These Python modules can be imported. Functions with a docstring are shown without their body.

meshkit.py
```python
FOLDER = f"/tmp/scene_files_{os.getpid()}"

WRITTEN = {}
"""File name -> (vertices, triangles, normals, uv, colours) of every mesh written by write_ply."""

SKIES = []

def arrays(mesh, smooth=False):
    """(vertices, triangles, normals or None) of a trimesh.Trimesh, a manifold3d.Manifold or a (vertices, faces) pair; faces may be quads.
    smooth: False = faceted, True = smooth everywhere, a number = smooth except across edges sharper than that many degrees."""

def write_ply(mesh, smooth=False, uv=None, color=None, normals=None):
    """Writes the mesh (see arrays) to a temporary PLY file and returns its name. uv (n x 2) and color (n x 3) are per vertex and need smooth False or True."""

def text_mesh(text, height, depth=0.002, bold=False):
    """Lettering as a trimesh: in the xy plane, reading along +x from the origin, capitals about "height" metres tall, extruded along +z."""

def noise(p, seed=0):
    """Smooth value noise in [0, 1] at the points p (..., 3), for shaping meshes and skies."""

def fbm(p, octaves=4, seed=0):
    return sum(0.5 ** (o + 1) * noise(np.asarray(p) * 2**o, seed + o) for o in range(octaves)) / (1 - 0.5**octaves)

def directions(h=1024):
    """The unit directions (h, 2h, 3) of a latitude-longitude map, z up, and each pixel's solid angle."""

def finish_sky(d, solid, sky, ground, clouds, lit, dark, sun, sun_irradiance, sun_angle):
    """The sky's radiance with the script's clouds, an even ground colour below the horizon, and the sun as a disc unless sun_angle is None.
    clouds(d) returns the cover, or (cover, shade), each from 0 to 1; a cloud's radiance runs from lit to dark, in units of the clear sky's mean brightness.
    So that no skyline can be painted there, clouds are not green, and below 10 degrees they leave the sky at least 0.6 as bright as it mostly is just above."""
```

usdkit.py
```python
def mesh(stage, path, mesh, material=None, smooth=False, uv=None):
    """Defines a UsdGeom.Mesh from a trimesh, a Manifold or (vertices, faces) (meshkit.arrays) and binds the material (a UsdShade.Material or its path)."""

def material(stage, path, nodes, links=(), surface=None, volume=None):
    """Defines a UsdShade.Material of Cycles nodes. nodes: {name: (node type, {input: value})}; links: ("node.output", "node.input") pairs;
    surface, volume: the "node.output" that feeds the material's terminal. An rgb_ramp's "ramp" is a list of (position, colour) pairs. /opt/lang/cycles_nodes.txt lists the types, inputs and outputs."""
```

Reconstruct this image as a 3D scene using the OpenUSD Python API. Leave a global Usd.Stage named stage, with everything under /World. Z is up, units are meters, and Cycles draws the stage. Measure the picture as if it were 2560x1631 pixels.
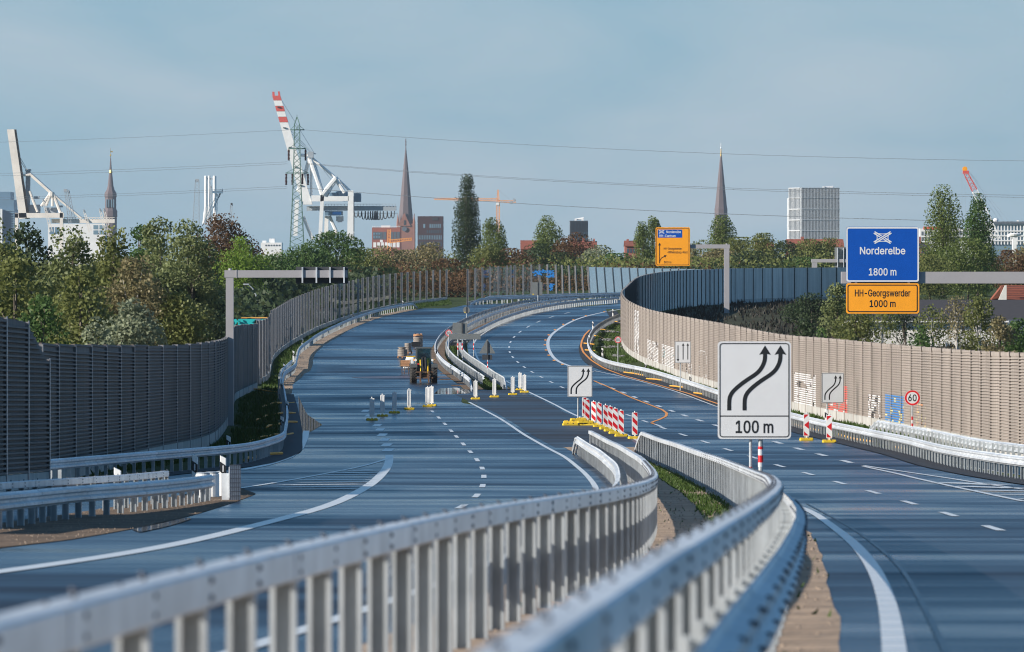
import math, random
import numpy as np, trimesh, usdkit, meshkit
from pxr import Usd, UsdGeom, UsdLux, UsdShade, Gf, Sdf
from scipy.interpolate import PchipInterpolator
from scipy.ndimage import gaussian_filter1d
from shapely.geometry import Polygon, LineString, box as sbox, Point
from shapely import affinity, ops
from shapely.ops import unary_union

stage = Usd.Stage.CreateInMemory()
UsdGeom.SetStageUpAxis(stage, 'Z')
stage.DefinePrim('/World', 'Xform')
UsdGeom.Scope.Define(stage, '/World/Looks')

# ------------------------------------------------------------------ camera, sky, sun
ZC = 8.813                      # camera height above the lowest point of the road
FPX, W0, Y0 = 15000.0, 2560, 652.0   # focal length in photo pixels, photo width, photo row of the horizon
cam = UsdGeom.Camera.Define(stage, '/World/camera')
cam.CreateHorizontalApertureAttr(36.0)
cam.CreateVerticalApertureAttr(36.0 * 652 / 1024)
cam.CreateFocalLengthAttr(FPX / W0 * 36.0)
cam.CreateVerticalApertureOffsetAttr(-(815.5 - Y0) / W0 * 36.0)
cam.CreateClippingRangeAttr(Gf.Vec2f(0.5, 60000))
cam.CreateFStopAttr(6.3)
cam.CreateFocusDistanceAttr(330.0)
cam.CreateExposureAttr(0.62)
cam.AddTranslateOp().Set(Gf.Vec3d(0, 0, ZC))
cam.AddRotateXOp().Set(90.0)

SUN_AZ, SUN_EL = math.radians(-114), math.radians(22.5)   # azimuth from +y towards +x
sun_dir = np.array([math.sin(SUN_AZ) * math.cos(SUN_EL), math.cos(SUN_AZ) * math.cos(SUN_EL), math.sin(SUN_EL)])
sky = UsdLux.DomeLight.Define(stage, '/World/sky')
sky.CreateIntensityAttr(1.0)
sky.GetPrim().SetCustomDataByKey('kind', 'structure')
sky_mat = usdkit.material(stage, '/World/Looks/sky', {
    'tc': ('texture_coordinate', {}),
    'sky': ('sky_texture', {'sky_type': 'single_scattering', 'sun_disc': False, 'sun_elevation': SUN_EL, 'sun_rotation': SUN_AZ, 'altitude': 100.0, 'air_density': 1.0, 'aerosol_density': 1.0, 'ozone_density': 2.0}),
    'sx': ('separate_xyz', {}), 'el': ('rgb_ramp', {'ramp': [(0.0, (.86,) * 3), (1.0, (.88,) * 3)]}),
    'vc': ('rgb_ramp', {'ramp': [(0.0, (.48, .79, 1.0)), (.045, (.44, .76, 1.0)), (.085, (.15, .55, 1.03)), (.20, (.065, .38, .88)), (.5, (.10, .29, .60)), (1.0, (.16, .32, .56))]}), 'vs': ('vector_math', {'math_type': 'scale', 'scale': 7.6}),
    'veil': ('mix_color', {}),
    'map': ('mapping', {'scale': (17.0, 17.0, 52.0)}),
    'n': ('noise_texture', {'scale': 1.0, 'detail': 5.0, 'roughness': 0.5, 'distortion': 0.4}),
    'r': ('rgb_ramp', {'ramp': [(0.34, (0, 0, 0)), (0.68, (.75, .75, .75))]}),
    'lo': ('rgb_ramp', {'ramp': [(0.0, (1, 1, 1)), (.045, (1, 1, 1)), (.09, (.25, .25, .25)), (.2, (.06, .06, .06)), (1.0, (.04, .04, .04))]}), 'cf': ('math', {'math_type': 'multiply'}),
    'mx': ('mix_color', {'b': (5.6, 6.8, 7.7)}),
    'bg': ('background_shader', {'strength': 0.055})},
    [('tc.generated', 'map.vector'), ('tc.generated', 'sx.vector'), ('sx.z', 'el.fac'), ('el.color', 'veil.fac'), ('sx.z', 'vc.fac'), ('vc.color', 'vs.vector1'), ('vs.vector', 'veil.b'), ('map.vector', 'n.vector'), ('n.fac', 'r.fac'), ('sky.color', 'veil.a'), ('veil.result', 'mx.a'), ('r.color', 'cf.value1'), ('sx.z', 'lo.fac'), ('lo.color', 'cf.value2'), ('cf.value', 'mx.fac'),
     ('mx.result', 'bg.color')], surface='bg.background')
UsdShade.MaterialBindingAPI.Apply(sky.GetPrim()).Bind(sky_mat)
sun = UsdLux.DistantLight.Define(stage, '/World/sun')
sun.CreateIntensityAttr(1.22)
sun.CreateAngleAttr(0.5)
sun.CreateNormalizeAttr(True)
sun.CreateColorAttr(Gf.Vec3f(1.0, 0.925, 0.84))
zz = sun_dir; xx = np.cross([0, 0, 1.0], zz); xx /= np.linalg.norm(xx); yy = np.cross(zz, xx)
sun.AddTransformOp().Set(Gf.Matrix4d(*[float(v) for r in (xx, yy, zz) for v in (*r, 0)], 0, 0, 200, 1))

# ------------------------------------------------------------------ the lie of the land
_D = [0, 20, 50, 75, 100, 118, 136, 154, 172, 190, 208, 226, 244, 262, 280, 316, 352, 388, 424, 460, 496, 532, 568, 603, 638, 672, 689, 704, 719, 760, 800, 900, 1000, 1500, 3000, 20000]
_H = [1.4, 1.95, 2.87, 3.66, 4.467, 4.99, 5.485, 5.934, 6.353, 6.726, 7.087, 7.367, 7.645, 7.86, 8.064, 8.384, 8.636, 8.769, 8.813, 8.755, 8.61, 8.32, 7.914, 7.385, 6.733, 6.084, 5.825, 5.618, 5.474, 5.1, 4.85, 4.4, 4.1, 3.5, 3.0, 3.0]
_hp = PchipInterpolator(_D, _H)
YB = np.concatenate([np.arange(-40, 2, 14), np.arange(2, 200, 3), np.arange(200, 800, 6), np.arange(800, 1500, 50), [1500, 1800, 2200, 3000, 5000, 8000, 14000]]).astype(float)
ZB = ZC - _hp(np.maximum(YB, 0))
def zg(y):
    return np.interp(y, YB, ZB)
_YT = np.linspace(12, 2500, 120000); _ZT = zg(_YT)
def at(px, py, H=0.0):
    """The place on the ground (or H above it) that the photograph shows at px, py."""
    v = (ZC - _ZT - H) / _YT * FPX - (py - Y0)
    i = np.where((v[:-1] >= 0) & (v[1:] < 0))[0]
    y = _YT[i[0]] if len(i) else 12.0
    return np.array([(px - 1280) * y / FPX, y])
def X_(px, d): return (px - 1280) * d / FPX
def Z_(py, d): return ZC - (py - Y0) * d / FPX

# ------------------------------------------------------------------ prim helpers
_names = {}
def numbered(parent, name):
    k = (parent, name); n = _names.get(k, 0); _names[k] = n + 1
    return name if n == 0 else '%s_%03d' % (name, n)
def tag(p, label=None, cat=None, group=None, kind=None):
    for k, v in (('label', label), ('category', cat), ('group', group), ('kind', kind)):
        if v: p.SetCustomDataByKey(k, v)
    return p
def thing(name, label, cat, loc=(0, 0, 0), rotz=0.0, group=None, kind=None):
    x = UsdGeom.Xform.Define(stage, '/World/' + numbered('/World', name))
    if any(loc): x.AddTranslateOp().Set(Gf.Vec3d(*map(float, loc)))
    if rotz: x.AddRotateZOp().Set(float(rotz))
    return tag(x.GetPrim(), label, cat, group, kind)
def obj(name, mesh, mat, parent=None, smooth=False, **t):
    base = str(parent.GetPath()) if parent else '/World'
    m = usdkit.mesh(stage, base + '/' + numbered(base, name), mesh, M[mat], smooth=smooth)
    return tag(m.GetPrim(), **t)
def copy_of(root, loc, rotz=0.0, label=None, group=None):
    was = root.GetCustomData()
    r = thing(root.GetName().rstrip('0123456789').rstrip('_'), label or was.get('label'), was.get('category'), loc, rotz, group or was.get('group'))
    r.GetReferences().AddInternalReference(root.GetPath()); r.SetInstanceable(True)
    return r

# ------------------------------------------------------------------ mesh helpers
def cat(ms):
    return trimesh.util.concatenate([m for m in ms if m is not None])
def bx(x0, x1, y0, y1, z0, z1):
    m = trimesh.creation.box((x1 - x0, y1 - y0, z1 - z0)); m.apply_translation(((x0 + x1) / 2, (y0 + y1) / 2, (z0 + z1) / 2)); return m
def cyl(r, z0, z1, x=0, y=0, n=12, r2=None):
    if r2 is None:
        m = trimesh.creation.cylinder(r, z1 - z0, sections=n); m.apply_translation((x, y, (z0 + z1) / 2)); return m
    return lathe([(r, z0), (r2, z1)], n, x, y)
def lathe(prof, n=16, x=0, y=0, rot=0.0):
    a = np.arange(n) / n * 2 * np.pi + rot
    v = [(x, y, prof[0][1])]
    for r, z in prof: v += [(x + r * math.cos(t), y + r * math.sin(t), z) for t in a]
    v.append((x, y, prof[-1][1])); f = []
    for k in range(n): f.append((0, 1 + (k + 1) % n, 1 + k))
    for i in range(len(prof) - 1):
        for k in range(n):
            a0, a1 = 1 + i * n + k, 1 + i * n + (k + 1) % n
            f += [(a0, a1, a1 + n), (a0, a1 + n, a0 + n)]
    L = len(v) - 1; o = 1 + (len(prof) - 1) * n
    for k in range(n): f.append((L, o + k, o + (k + 1) % n))
    return trimesh.Trimesh(v, f, process=False)
def bar(p, q, r, n=6, r2=None):
    p, q = np.asarray(p, float), np.asarray(q, float); d = q - p; L = np.linalg.norm(d); d = d / L
    u = np.cross(d, [0, 0, 1.0] if abs(d[2]) < .9 else [1.0, 0, 0]); u /= np.linalg.norm(u); w = np.cross(d, u)
    a = np.arange(n) / n * 2 * np.pi + np.pi / n
    c = np.cos(a)[:, None] * u + np.sin(a)[:, None] * w
    v = np.vstack([p + c * r, q + c * (r if r2 is None else r2), [p], [q]]); f = []
    for k in range(n):
        j = (k + 1) % n; f += [(k, j, n + j), (k, n + j, n + k), (2 * n, j, k), (2 * n + 1, n + k, n + j)]
    return trimesh.Trimesh(v, f, process=False)
def tube(pts, r, n=6):
    pts = np.asarray(pts, float); T = np.gradient(pts, axis=0); T /= np.linalg.norm(T, axis=1, keepdims=True)
    up = np.where(np.abs(T[:, 2:3]) < .9, [[0, 0, 1.0]], [[1.0, 0, 0]]); U = np.cross(T, up); U /= np.linalg.norm(U, axis=1, keepdims=True); Wv = np.cross(T, U)
    a = np.arange(n) / n * 2 * np.pi
    R = np.broadcast_to(np.asarray(r, float).reshape(-1, 1, 1) if np.ndim(r) else np.full((1, 1, 1), r), (len(pts), 1, 1))
    v = (pts[:, None] + R * (np.cos(a)[None, :, None] * U[:, None] + np.sin(a)[None, :, None] * Wv[:, None])).reshape(-1, 3); f = []
    for i in range(len(pts) - 1):
        for k in range(n):
            j = (k + 1) % n; f += [(i * n + k, i * n + j, i * n + n + j), (i * n + k, i * n + n + j, i * n + n + k)]
    v = np.vstack([v, pts[:1], pts[-1:]]); e = len(v) - 2; o = (len(pts) - 1) * n
    for k in range(n): f += [(e, (k + 1) % n, k), (e + 1, o + k, o + (k + 1) % n)]
    return trimesh.Trimesh(v, f, process=False)
def extrude_along(xy, z, prof, cap=True):
    """prof: closed list of (u to the right, w up); xy, z: the path."""
    xy = np.asarray(xy, float); T = np.gradient(xy, axis=0); T /= np.linalg.norm(T, axis=1, keepdims=True); N = np.stack([T[:, 1], -T[:, 0]], 1)
    p = np.asarray(prof, float); n = len(p)
    v = np.empty((len(xy), n, 3)); v[:, :, :2] = xy[:, None] + N[:, None] * p[None, :, :1]; v[:, :, 2] = np.asarray(z)[:, None] + p[None, :, 1]
    i = np.arange(len(xy) - 1)[:, None] * n; k = np.arange(n)[None]; j = (k + 1) % n
    f = np.concatenate([np.stack([i + k, i + n + j, i + j], -1).reshape(-1, 3), np.stack([i + k, i + n + k, i + n + j], -1).reshape(-1, 3)])
    v = v.reshape(-1, 3)
    if cap:
        e = cap_faces(prof); f = np.vstack([f, e, e[:, ::-1] + (len(xy) - 1) * n])
    return trimesh.Trimesh(v, f, process=False)
_caps = {}
def cap_faces(prof):
    key = tuple(map(tuple, prof))
    if key not in _caps:
        import mapbox_earcut as ec
        _caps[key] = ec.triangulate_float64(np.asarray(prof, float), np.array([len(prof)], np.uint32)).reshape(-1, 3).astype(int)
    return _caps[key]
def smooth_path(pts, step=1.0, sigma=3.0):
    p = np.asarray(pts, float); s = np.concatenate([[0], np.cumsum(np.linalg.norm(np.diff(p[:, :2], axis=0), axis=1))])
    n = max(int(s[-1] / step), 2) + 1; t = np.linspace(0, s[-1], n); q = np.stack([np.interp(t, s, p[:, k]) for k in range(p.shape[1])], 1)
    if sigma:
        ends = q[[0, -1]].copy(); pad = int(4 * sigma / step) + 1
        ext = np.vstack([2 * q[0] - q[1:pad + 1][::-1], q, 2 * q[-1] - q[-pad - 1:-1][::-1]]) if len(q) > pad + 1 else q
        g = gaussian_filter1d(ext, sigma / step, axis=0, mode='nearest'); q = g[pad:-pad] if len(ext) > len(q) else g
        q[[0, -1]] = ends
    return q
def arc(p):
    return np.concatenate([[0], np.cumsum(np.linalg.norm(np.diff(p[:, :2], axis=0), axis=1))])
def along(p, s):
    a = arc(p); return np.stack([np.interp(s, a, p[:, k]) for k in range(p.shape[1])], -1)
def offset(p, d):
    T = np.gradient(p[:, :2], axis=0); T /= np.linalg.norm(T, axis=1, keepdims=True)
    q = p.copy(); q[:, :2] += d * np.stack([T[:, 1], -T[:, 0]], 1); return q
def trace(pts, H=0.0):
    return np.array([at(x, y, H) for x, y in pts])
def xline(pts, y0=None, y1=None, step=2.0, sigma=6.0, H=0.0):
    """A line along the road, X as a smooth function of Y, through traced places."""
    q = trace(pts, H) if H is not None else np.asarray(pts, float); q = q[np.argsort(q[:, 1])]; keep = np.concatenate([[True], np.diff(q[:, 1]) > .3]); q = q[keep]
    y = np.arange(q[0, 1] if y0 is None else y0, q[-1, 1] if y1 is None else y1, step); f = PchipInterpolator(q[:, 1], q[:, 0])
    x = f(np.clip(y, q[0, 1], q[-1, 1]))
    s0 = (f(q[0, 1] + 4) - f(q[0, 1])) / 4; s1 = (f(q[-1, 1]) - f(q[-1, 1] - 8)) / 8
    x = x + np.minimum(y - q[0, 1], 0) * s0 + np.maximum(y - q[-1, 1], 0) * s1
    if sigma and len(y) > 8:
        pad = int(3 * sigma / step) + 1; ext = np.concatenate([2 * x[0] - x[1:pad + 1][::-1], x, 2 * x[-1] - x[-pad - 1:-1][::-1]]) if len(x) > pad + 1 else x
        g = gaussian_filter1d(ext, sigma / step, mode='nearest'); x = g[pad:-pad] if len(ext) > len(x) else g
    return np.stack([x, y], 1)
def sheet_mesh(poly, off):
    """A sheet that lies on the ground, off metres above it."""
    V, Fc, n = [], [], 0
    x0, y0, x1, y1 = poly.bounds
    for a, b in zip(YB[:-1], YB[1:]):
        if b <= y0 or a >= y1: continue
        g = poly.intersection(sbox(x0 - 1, a, x1 + 1, b))
        for q in getattr(g, 'geoms', [g]):
            if q.geom_type != 'Polygon' or q.area < 1e-6: continue
            v, f = trimesh.creation.triangulate_polygon(q, engine='earcut')
            V.append(np.column_stack([v, zg(v[:, 1]) + off])); Fc.append(f + n); n += len(v)
    m = trimesh.Trimesh(np.vstack(V), np.vstack(Fc), process=False)
    if m.face_normals[:, 2].mean() < 0: m.invert()
    return m
def ribbon(line, w, off, y0=None, y1=None):
    """A painted line w wide along line, on the ground."""
    if y0 is not None:
        line = line[(line[:, 1] >= y0 - .01) & (line[:, 1] <= y1 + .01)] if len(line[(line[:, 1] >= y0) & (line[:, 1] <= y1)]) > 3 else np.stack([np.interp(np.linspace(y0, y1, 5), line[:, 1], line[:, 0]), np.linspace(y0, y1, 5)], 1)
    return sheet_mesh(LineString(line[:, :2]).buffer(w / 2, cap_style='flat', join_style='mitre'), off)
def up(poly_or_mesh, th, X, Y, Z, rotz=0.0):
    """Something flat drawn in x (right), z (up) stood facing the camera side (-y), th thick, its front at Y."""
    m = poly_or_mesh if isinstance(poly_or_mesh, trimesh.Trimesh) else cat([trimesh.creation.extrude_polygon(g, th, engine='earcut') for g in getattr(poly_or_mesh, 'geoms', [poly_or_mesh])])
    m = m.copy(); v = m.vertices.copy(); zmax = v[:, 2].max()
    p = np.column_stack([v[:, 0], -(v[:, 2] - zmax) * 1.0, v[:, 1]])
    a = math.radians(rotz); c, s = math.cos(a), math.sin(a)
    m.vertices = np.column_stack([p[:, 0] * c - p[:, 1] * s + X, p[:, 0] * s + p[:, 1] * c + Y, p[:, 2] + Z])
    return m
def rrect(w, h, r=.05, cx=0, cy=0):
    return sbox(cx - w / 2 + r, cy - h / 2 + r, cx + w / 2 - r, cy + h / 2 - r).buffer(r, quad_segs=4)
# ------------------------------------------------------------------ materials
M = {}
def mat(name, nodes, links=(), surface='p.BSDF'):
    M[name] = usdkit.material(stage, '/World/Looks/' + name, nodes, links, surface=surface)
def plain(name, col, rough=.5, metal=0.0, var=.12, scale=3.0, bump=0.0, spec=.5, bscale=None, objvar=0.0, streak=False):
    """A surface with a little uneven tone."""
    c = np.array(col, float)
    nodes = {'g': ('geometry', {}), 'n': ('noise_texture', {'scale': scale, 'detail': 4.0, 'roughness': .6}),
             'r': ('rgb_ramp', {'ramp': [(.25, tuple(c * (1 - var))), (.75, tuple(np.minimum(c * (1 + var), 1)))]}),
             'p': ('principled_bsdf', {'roughness': rough, 'metallic': metal, 'specular_ior_level': spec})}
    links = [('g.position', 'n.vector'), ('n.fac', 'r.fac'), ('r.color', 'p.base_color')]
    if objvar or streak:
        # piece to piece tone, and rain streaks running down
        nodes.update({'oi': ('object_info', {}), 'or': ('map_range', {'from_min': 0.0, 'from_max': 1.0, 'to_min': 1 - objvar, 'to_max': 1 + objvar}), 'sm': ('mapping', {'scale': (2.2, 2.2, .16)}), 'sn': ('noise_texture', {'scale': 1.0, 'detail': 4.0}),
                      'sr': ('map_range', {'from_min': .3, 'from_max': .7, 'to_min': .80 if streak else 1.0, 'to_max': 1.10 if streak else 1.0}), 'mm': ('math', {'math_type': 'multiply'}), 'hv': ('hsv', {})})
        links = links[:-1] + [('oi.random', 'or.value'), ('g.position', 'sm.vector'), ('sm.vector', 'sn.vector'), ('sn.fac', 'sr.value'), ('or.result', 'mm.value1'), ('sr.result', 'mm.value2'), ('mm.value', 'hv.value'), ('r.color', 'hv.color'), ('hv.color', 'p.base_color')]
    if bump:
        nodes['n2'] = ('noise_texture', {'scale': bscale or scale * 6, 'detail': 3.0}); nodes['b'] = ('bump', {'strength': 1.0, 'distance': bump})
        links += [('g.position', 'n2.vector'), ('n2.fac', 'b.height'), ('b.normal', 'p.normal')]
    mat(name, nodes, links)

def asphalt(name, base, wet, spec):
    # wet patches lie across the road, so the gloss varies in bands; drained stretches between are dull
    mat(name, {
        'g': ('geometry', {}),
        'm1': ('mapping', {'scale': (.055, .06, 1)}), 'n1': ('noise_texture', {'scale': 1.0, 'detail': 3.5, 'roughness': .5, 'distortion': .9}),
        'm2': ('mapping', {'scale': (.06, .26, 1)}), 'n2': ('noise_texture', {'scale': 1.0, 'detail': 4.0, 'roughness': .6}),
        'add': ('math', {'math_type': 'multiply_add', 'value2': .42}), 'half': ('math', {'math_type': 'multiply', 'value2': .58}),
        'rr': ('rgb_ramp', {'ramp': [(.34, (wet[0],) * 3), (.50, (wet[1],) * 3), (.66, (wet[2],) * 3)]}),
        'rs': ('rgb_ramp', {'ramp': [(.34, (spec[0],) * 3), (.50, (spec[1],) * 3), (.66, (spec[2],) * 3)]}),
        'rc': ('rgb_ramp', {'ramp': [(.3, tuple(np.array(base) * .7)), (.7, tuple(np.array(base) * 1.35))]}),
        'fine': ('noise_texture', {'scale': 14.0, 'detail': 3.0}), 'b': ('bump', {'strength': .35, 'distance': .004}),
        'p': ('principled_bsdf', {'ior': 1.45})},
        [('g.position', 'm1.vector'), ('m1.vector', 'n1.vector'), ('g.position', 'm2.vector'), ('m2.vector', 'n2.vector'),
         ('n1.fac', 'half.value1'), ('n2.fac', 'add.value1'), ('half.value', 'add.value3'), ('add.value', 'rr.fac'), ('rr.color', 'p.roughness'), ('add.value', 'rs.fac'), ('rs.color', 'p.specular_ior_level'),
         ('n2.fac', 'rc.fac'), ('rc.color', 'p.base_color'), ('g.position', 'fine.vector'), ('fine.fac', 'b.height'), ('b.normal', 'p.normal')])
asphalt('wet_asphalt', (.015, .018, .026), (.10, .30, .54), (.95, .45, .18))
asphalt('damp_asphalt', (.034, .032, .032), (.26, .45, .62), (.55, .32, .16))
plain('fresh_asphalt', (.022, .022, .024), .7, var=.3, scale=5, bump=.01)
plain('sand', (.38, .28, .20), .9, var=.35, scale=.8, bump=.03, bscale=5, spec=.2)
plain('earth', (.16, .115, .08), .95, var=.4, scale=.9, bump=.05, bscale=4, spec=.15)
plain('grass_base', (.055, .075, .028), .95, var=.45, scale=.35, bump=.06, bscale=3, spec=.1)
plain('dark_grass', (.05, .052, .032), .95, var=.4, scale=.3, bump=.06, bscale=3, spec=.1)
plain('road_white', (.72, .72, .70), .28, var=.08, scale=1.5)
plain('road_orange', (.80, .30, .03), .5, var=.1)
plain('steel', (.55, .58, .60), .46, .25, var=.24, scale=2.2, objvar=.10)
plain('steel_post', (.41, .44, .45), .5, .25, var=.22, scale=2.5, objvar=.10)
plain('bolt', (.10, .11, .13), .5, .6)
plain('concrete', (.40, .39, .36), .85, var=.15, scale=.6)
plain('pale_concrete', (.42, .41, .38), .85, var=.12, scale=.6, objvar=.08, streak=True)
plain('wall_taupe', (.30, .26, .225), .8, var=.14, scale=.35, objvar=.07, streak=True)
plain('wall_taupe_shaded', (.165, .14, .125), .8, var=.16, scale=.35, objvar=.09, streak=True)  # darker copy of wall_taupe with the shade of the left wall in its colour
plain('tower_fin', (.58, .60, .61), .5, var=.05)
plain('wall_back', (.64, .60, .55), .8, var=.10, scale=.2, objvar=.06, streak=True)
plain('wall_post', (.30, .29, .29), .45, .3, var=.08)
plain('gantry_paint', (.37, .355, .36), .5, .1, var=.05, scale=.8)
plain('sign_back', (.20, .215, .21), .55, .4, var=.08)
plain('dark_back', (.05, .055, .06), .6, .2, var=.08)
plain('sign_white', (.66, .67, .67), .35, var=.04, scale=2)
plain('sign_grey', (.55, .57, .58), .35, var=.04, scale=2)
plain('sign_blue', (.002, .075, .40), .35, var=.05)
plain('sign_orange', (.92, .36, .018), .35, var=.04)
plain('black', (.012, .013, .014), .5)
plain('sign_red', (.62, .015, .02), .4)
plain('yellow', (.68, .48, .03), .55, var=.12)
plain('white_plastic', (.80, .80, .77), .4, var=.05)
plain('white_paint', (.78, .78, .76), .5, var=.08, scale=.3)
plain('rusty_white', (.78, .72, .64), .6, var=.14, scale=.15)
plain('crane_red', (.60, .10, .08), .5)
plain('crane_grey', (.33, .37, .40), .5, var=.1)
plain('crane_orange', (.85, .36, .10), .5)
plain('pylon_green', (.13, .22, .19), .6, .2)
plain('insulator', (.06, .03, .03), .3)
plain('wire', (.20, .22, .24), .5, .6)
plain('spire_copper', (.115, .088, .092), .7, var=.12, scale=.08)
plain('gold', (.85, .52, .14), .3, .8)
plain('church_brick', (.27, .12, .085), .85, var=.12, scale=.1)
plain('dark_brick', (.055, .032, .036), .8, var=.12, scale=.1)
plain('red_brick', (.30, .11, .085), .85, var=.12, scale=.15)
plain('roof_tile', (.24, .075, .045), .8, var=.25, scale=.9)
plain('dark_roof', (.045, .042, .045), .8, var=.15)
plain('window_dark', (.06, .085, .11), .12, var=.2, scale=.1)
plain('window_blue', (.16, .25, .31), .12, var=.3, scale=.05)
plain('facade_grey', (.11, .135, .16), .5, var=.1)
plain('facade_blue', (.13, .22, .30), .4, var=.1)
plain('render_wall', (.66, .64, .58), .8, var=.08)
plain('turquoise', (.02, .46, .46), .5, var=.05)
plain('rubber', (.035, .033, .03), .85, var=.25, bump=.01)
plain('machine_yellow', (.80, .50, .03), .45)
plain('machine_grey', (.10, .11, .11), .5)
plain('rust_steel', (.17, .10, .06), .7, .3, var=.3)
plain('wood', (.42, .22, .11), .8, var=.2, scale=4)
plain('reel_wood', (.36, .28, .20), .85, var=.2, scale=2)
plain('bark', (.11, .09, .07), .9, var=.3, scale=2)
plain('birch_bark', (.45, .42, .38), .8, var=.4, scale=3)
plain('pebble', (.26, .20, .15), .9, var=.5, scale=9)
plain('ring_concrete', (.24, .21, .18), .85, var=.25, scale=2)
plain('stone', (.16, .16, .155), .85, var=.4, scale=2)
plain('paint_blue', (.02, .22, .62), .6); plain('paint_black', (.02, .02, .025), .6); plain('paint_red', (.75, .09, .07), .6)
plain('paint_white', (.76, .76, .76), .6); plain('paint_cream', (.80, .72, .30), .6); plain('paint_teal', (.20, .34, .36), .6); plain('paint_orange', (.75, .34, .16), .6)
plain('mud', (.10, .055, .042), .35, var=.3, scale=.6)
mat('water', {'p': ('principled_bsdf', {'base_color': (.012, .014, .016), 'roughness': .03, 'specular_ior_level': .5, 'ior': 1.33})})
mat('wet_seal', {'p': ('principled_bsdf', {'base_color': (.02, .024, .03), 'roughness': .34, 'specular_ior_level': .5})})
plain('hose', (.72, .36, .05), .6, var=.15)
def glassy(name, tint, base=.04, rough=.02, edge=.3):
    mat(name, {'lw': ('layer_weight', {'blend': .5}), 'pw': ('math', {'math_type': 'power', 'value2': 5.0}), 'a': ('math', {'math_type': 'multiply_add', 'value2': edge, 'value3': base}),
               't': ('transparent_bsdf', {'color': tint}), 'g': ('glossy_bsdf', {'color': (.95, .97, 1.0), 'roughness': rough}), 'm': ('mix_closure', {})},
        [('lw.facing', 'pw.value1'), ('pw.value', 'a.value1'), ('a.value', 'm.fac'), ('t.BSDF', 'm.closure1'), ('g.BSDF', 'm.closure2')], surface='m.closure')
glassy('clear_pane', (.97, .98, .98), .035, .02, .12)
glassy('hazy_pane', (.75, .86, .92), .62, .05)
glassy('cab_glass', (.35, .55, .52), .14, .03)
def leaves(name, a, b, c, trans=.35, rough=.55, spec=.3, top=.93):
    mat(name, {'g': ('geometry', {}), 'r': ('rgb_ramp', {'ramp': [(0, a), (.55, b), (top, b), (1.0, c)]}),
               'p': ('principled_bsdf', {'roughness': rough, 'specular_ior_level': spec}), 'tr': ('translucent_bsdf', {}), 'm': ('mix_closure', {'fac': trans})},
        [('g.random_per_island', 'r.fac'), ('r.color', 'p.base_color'), ('r.color', 'tr.color'), ('p.BSDF', 'm.closure1'), ('tr.BSDF', 'm.closure2')], surface='m.closure')
leaves('leaf_silver', (0.157, 0.185, 0.07), (0.369, 0.396, 0.198), (0.8, 0.8, 0.8), .25, top=.62)
leaves('leaf_olive', (0.161, 0.18, 0.053), (0.354, 0.358, 0.117), (0.643, 0.597, 0.211))
leaves('leaf_green', (0.075, 0.136, 0.035), (0.187, 0.286, 0.066), (0.346, 0.421, 0.11))
leaves('leaf_bright', (0.16, 0.248, 0.032), (0.346, 0.446, 0.066), (0.587, 0.644, 0.11))
leaves('leaf_dark', (0.048, 0.074, 0.031), (0.106, 0.153, 0.055), (0.213, 0.248, 0.087))
leaves('leaf_brown', (0.125, 0.069, 0.031), (0.301, 0.175, 0.062), (0.603, 0.302, 0.083))
leaves('leaf_tan', (0.225, 0.194, 0.093), (0.482, 0.387, 0.158), (0.8, 0.686, 0.265))
leaves('leaf_poplar', (0.133, 0.174, 0.044), (0.346, 0.396, 0.131), (0.746, 0.743, 0.307))
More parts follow.
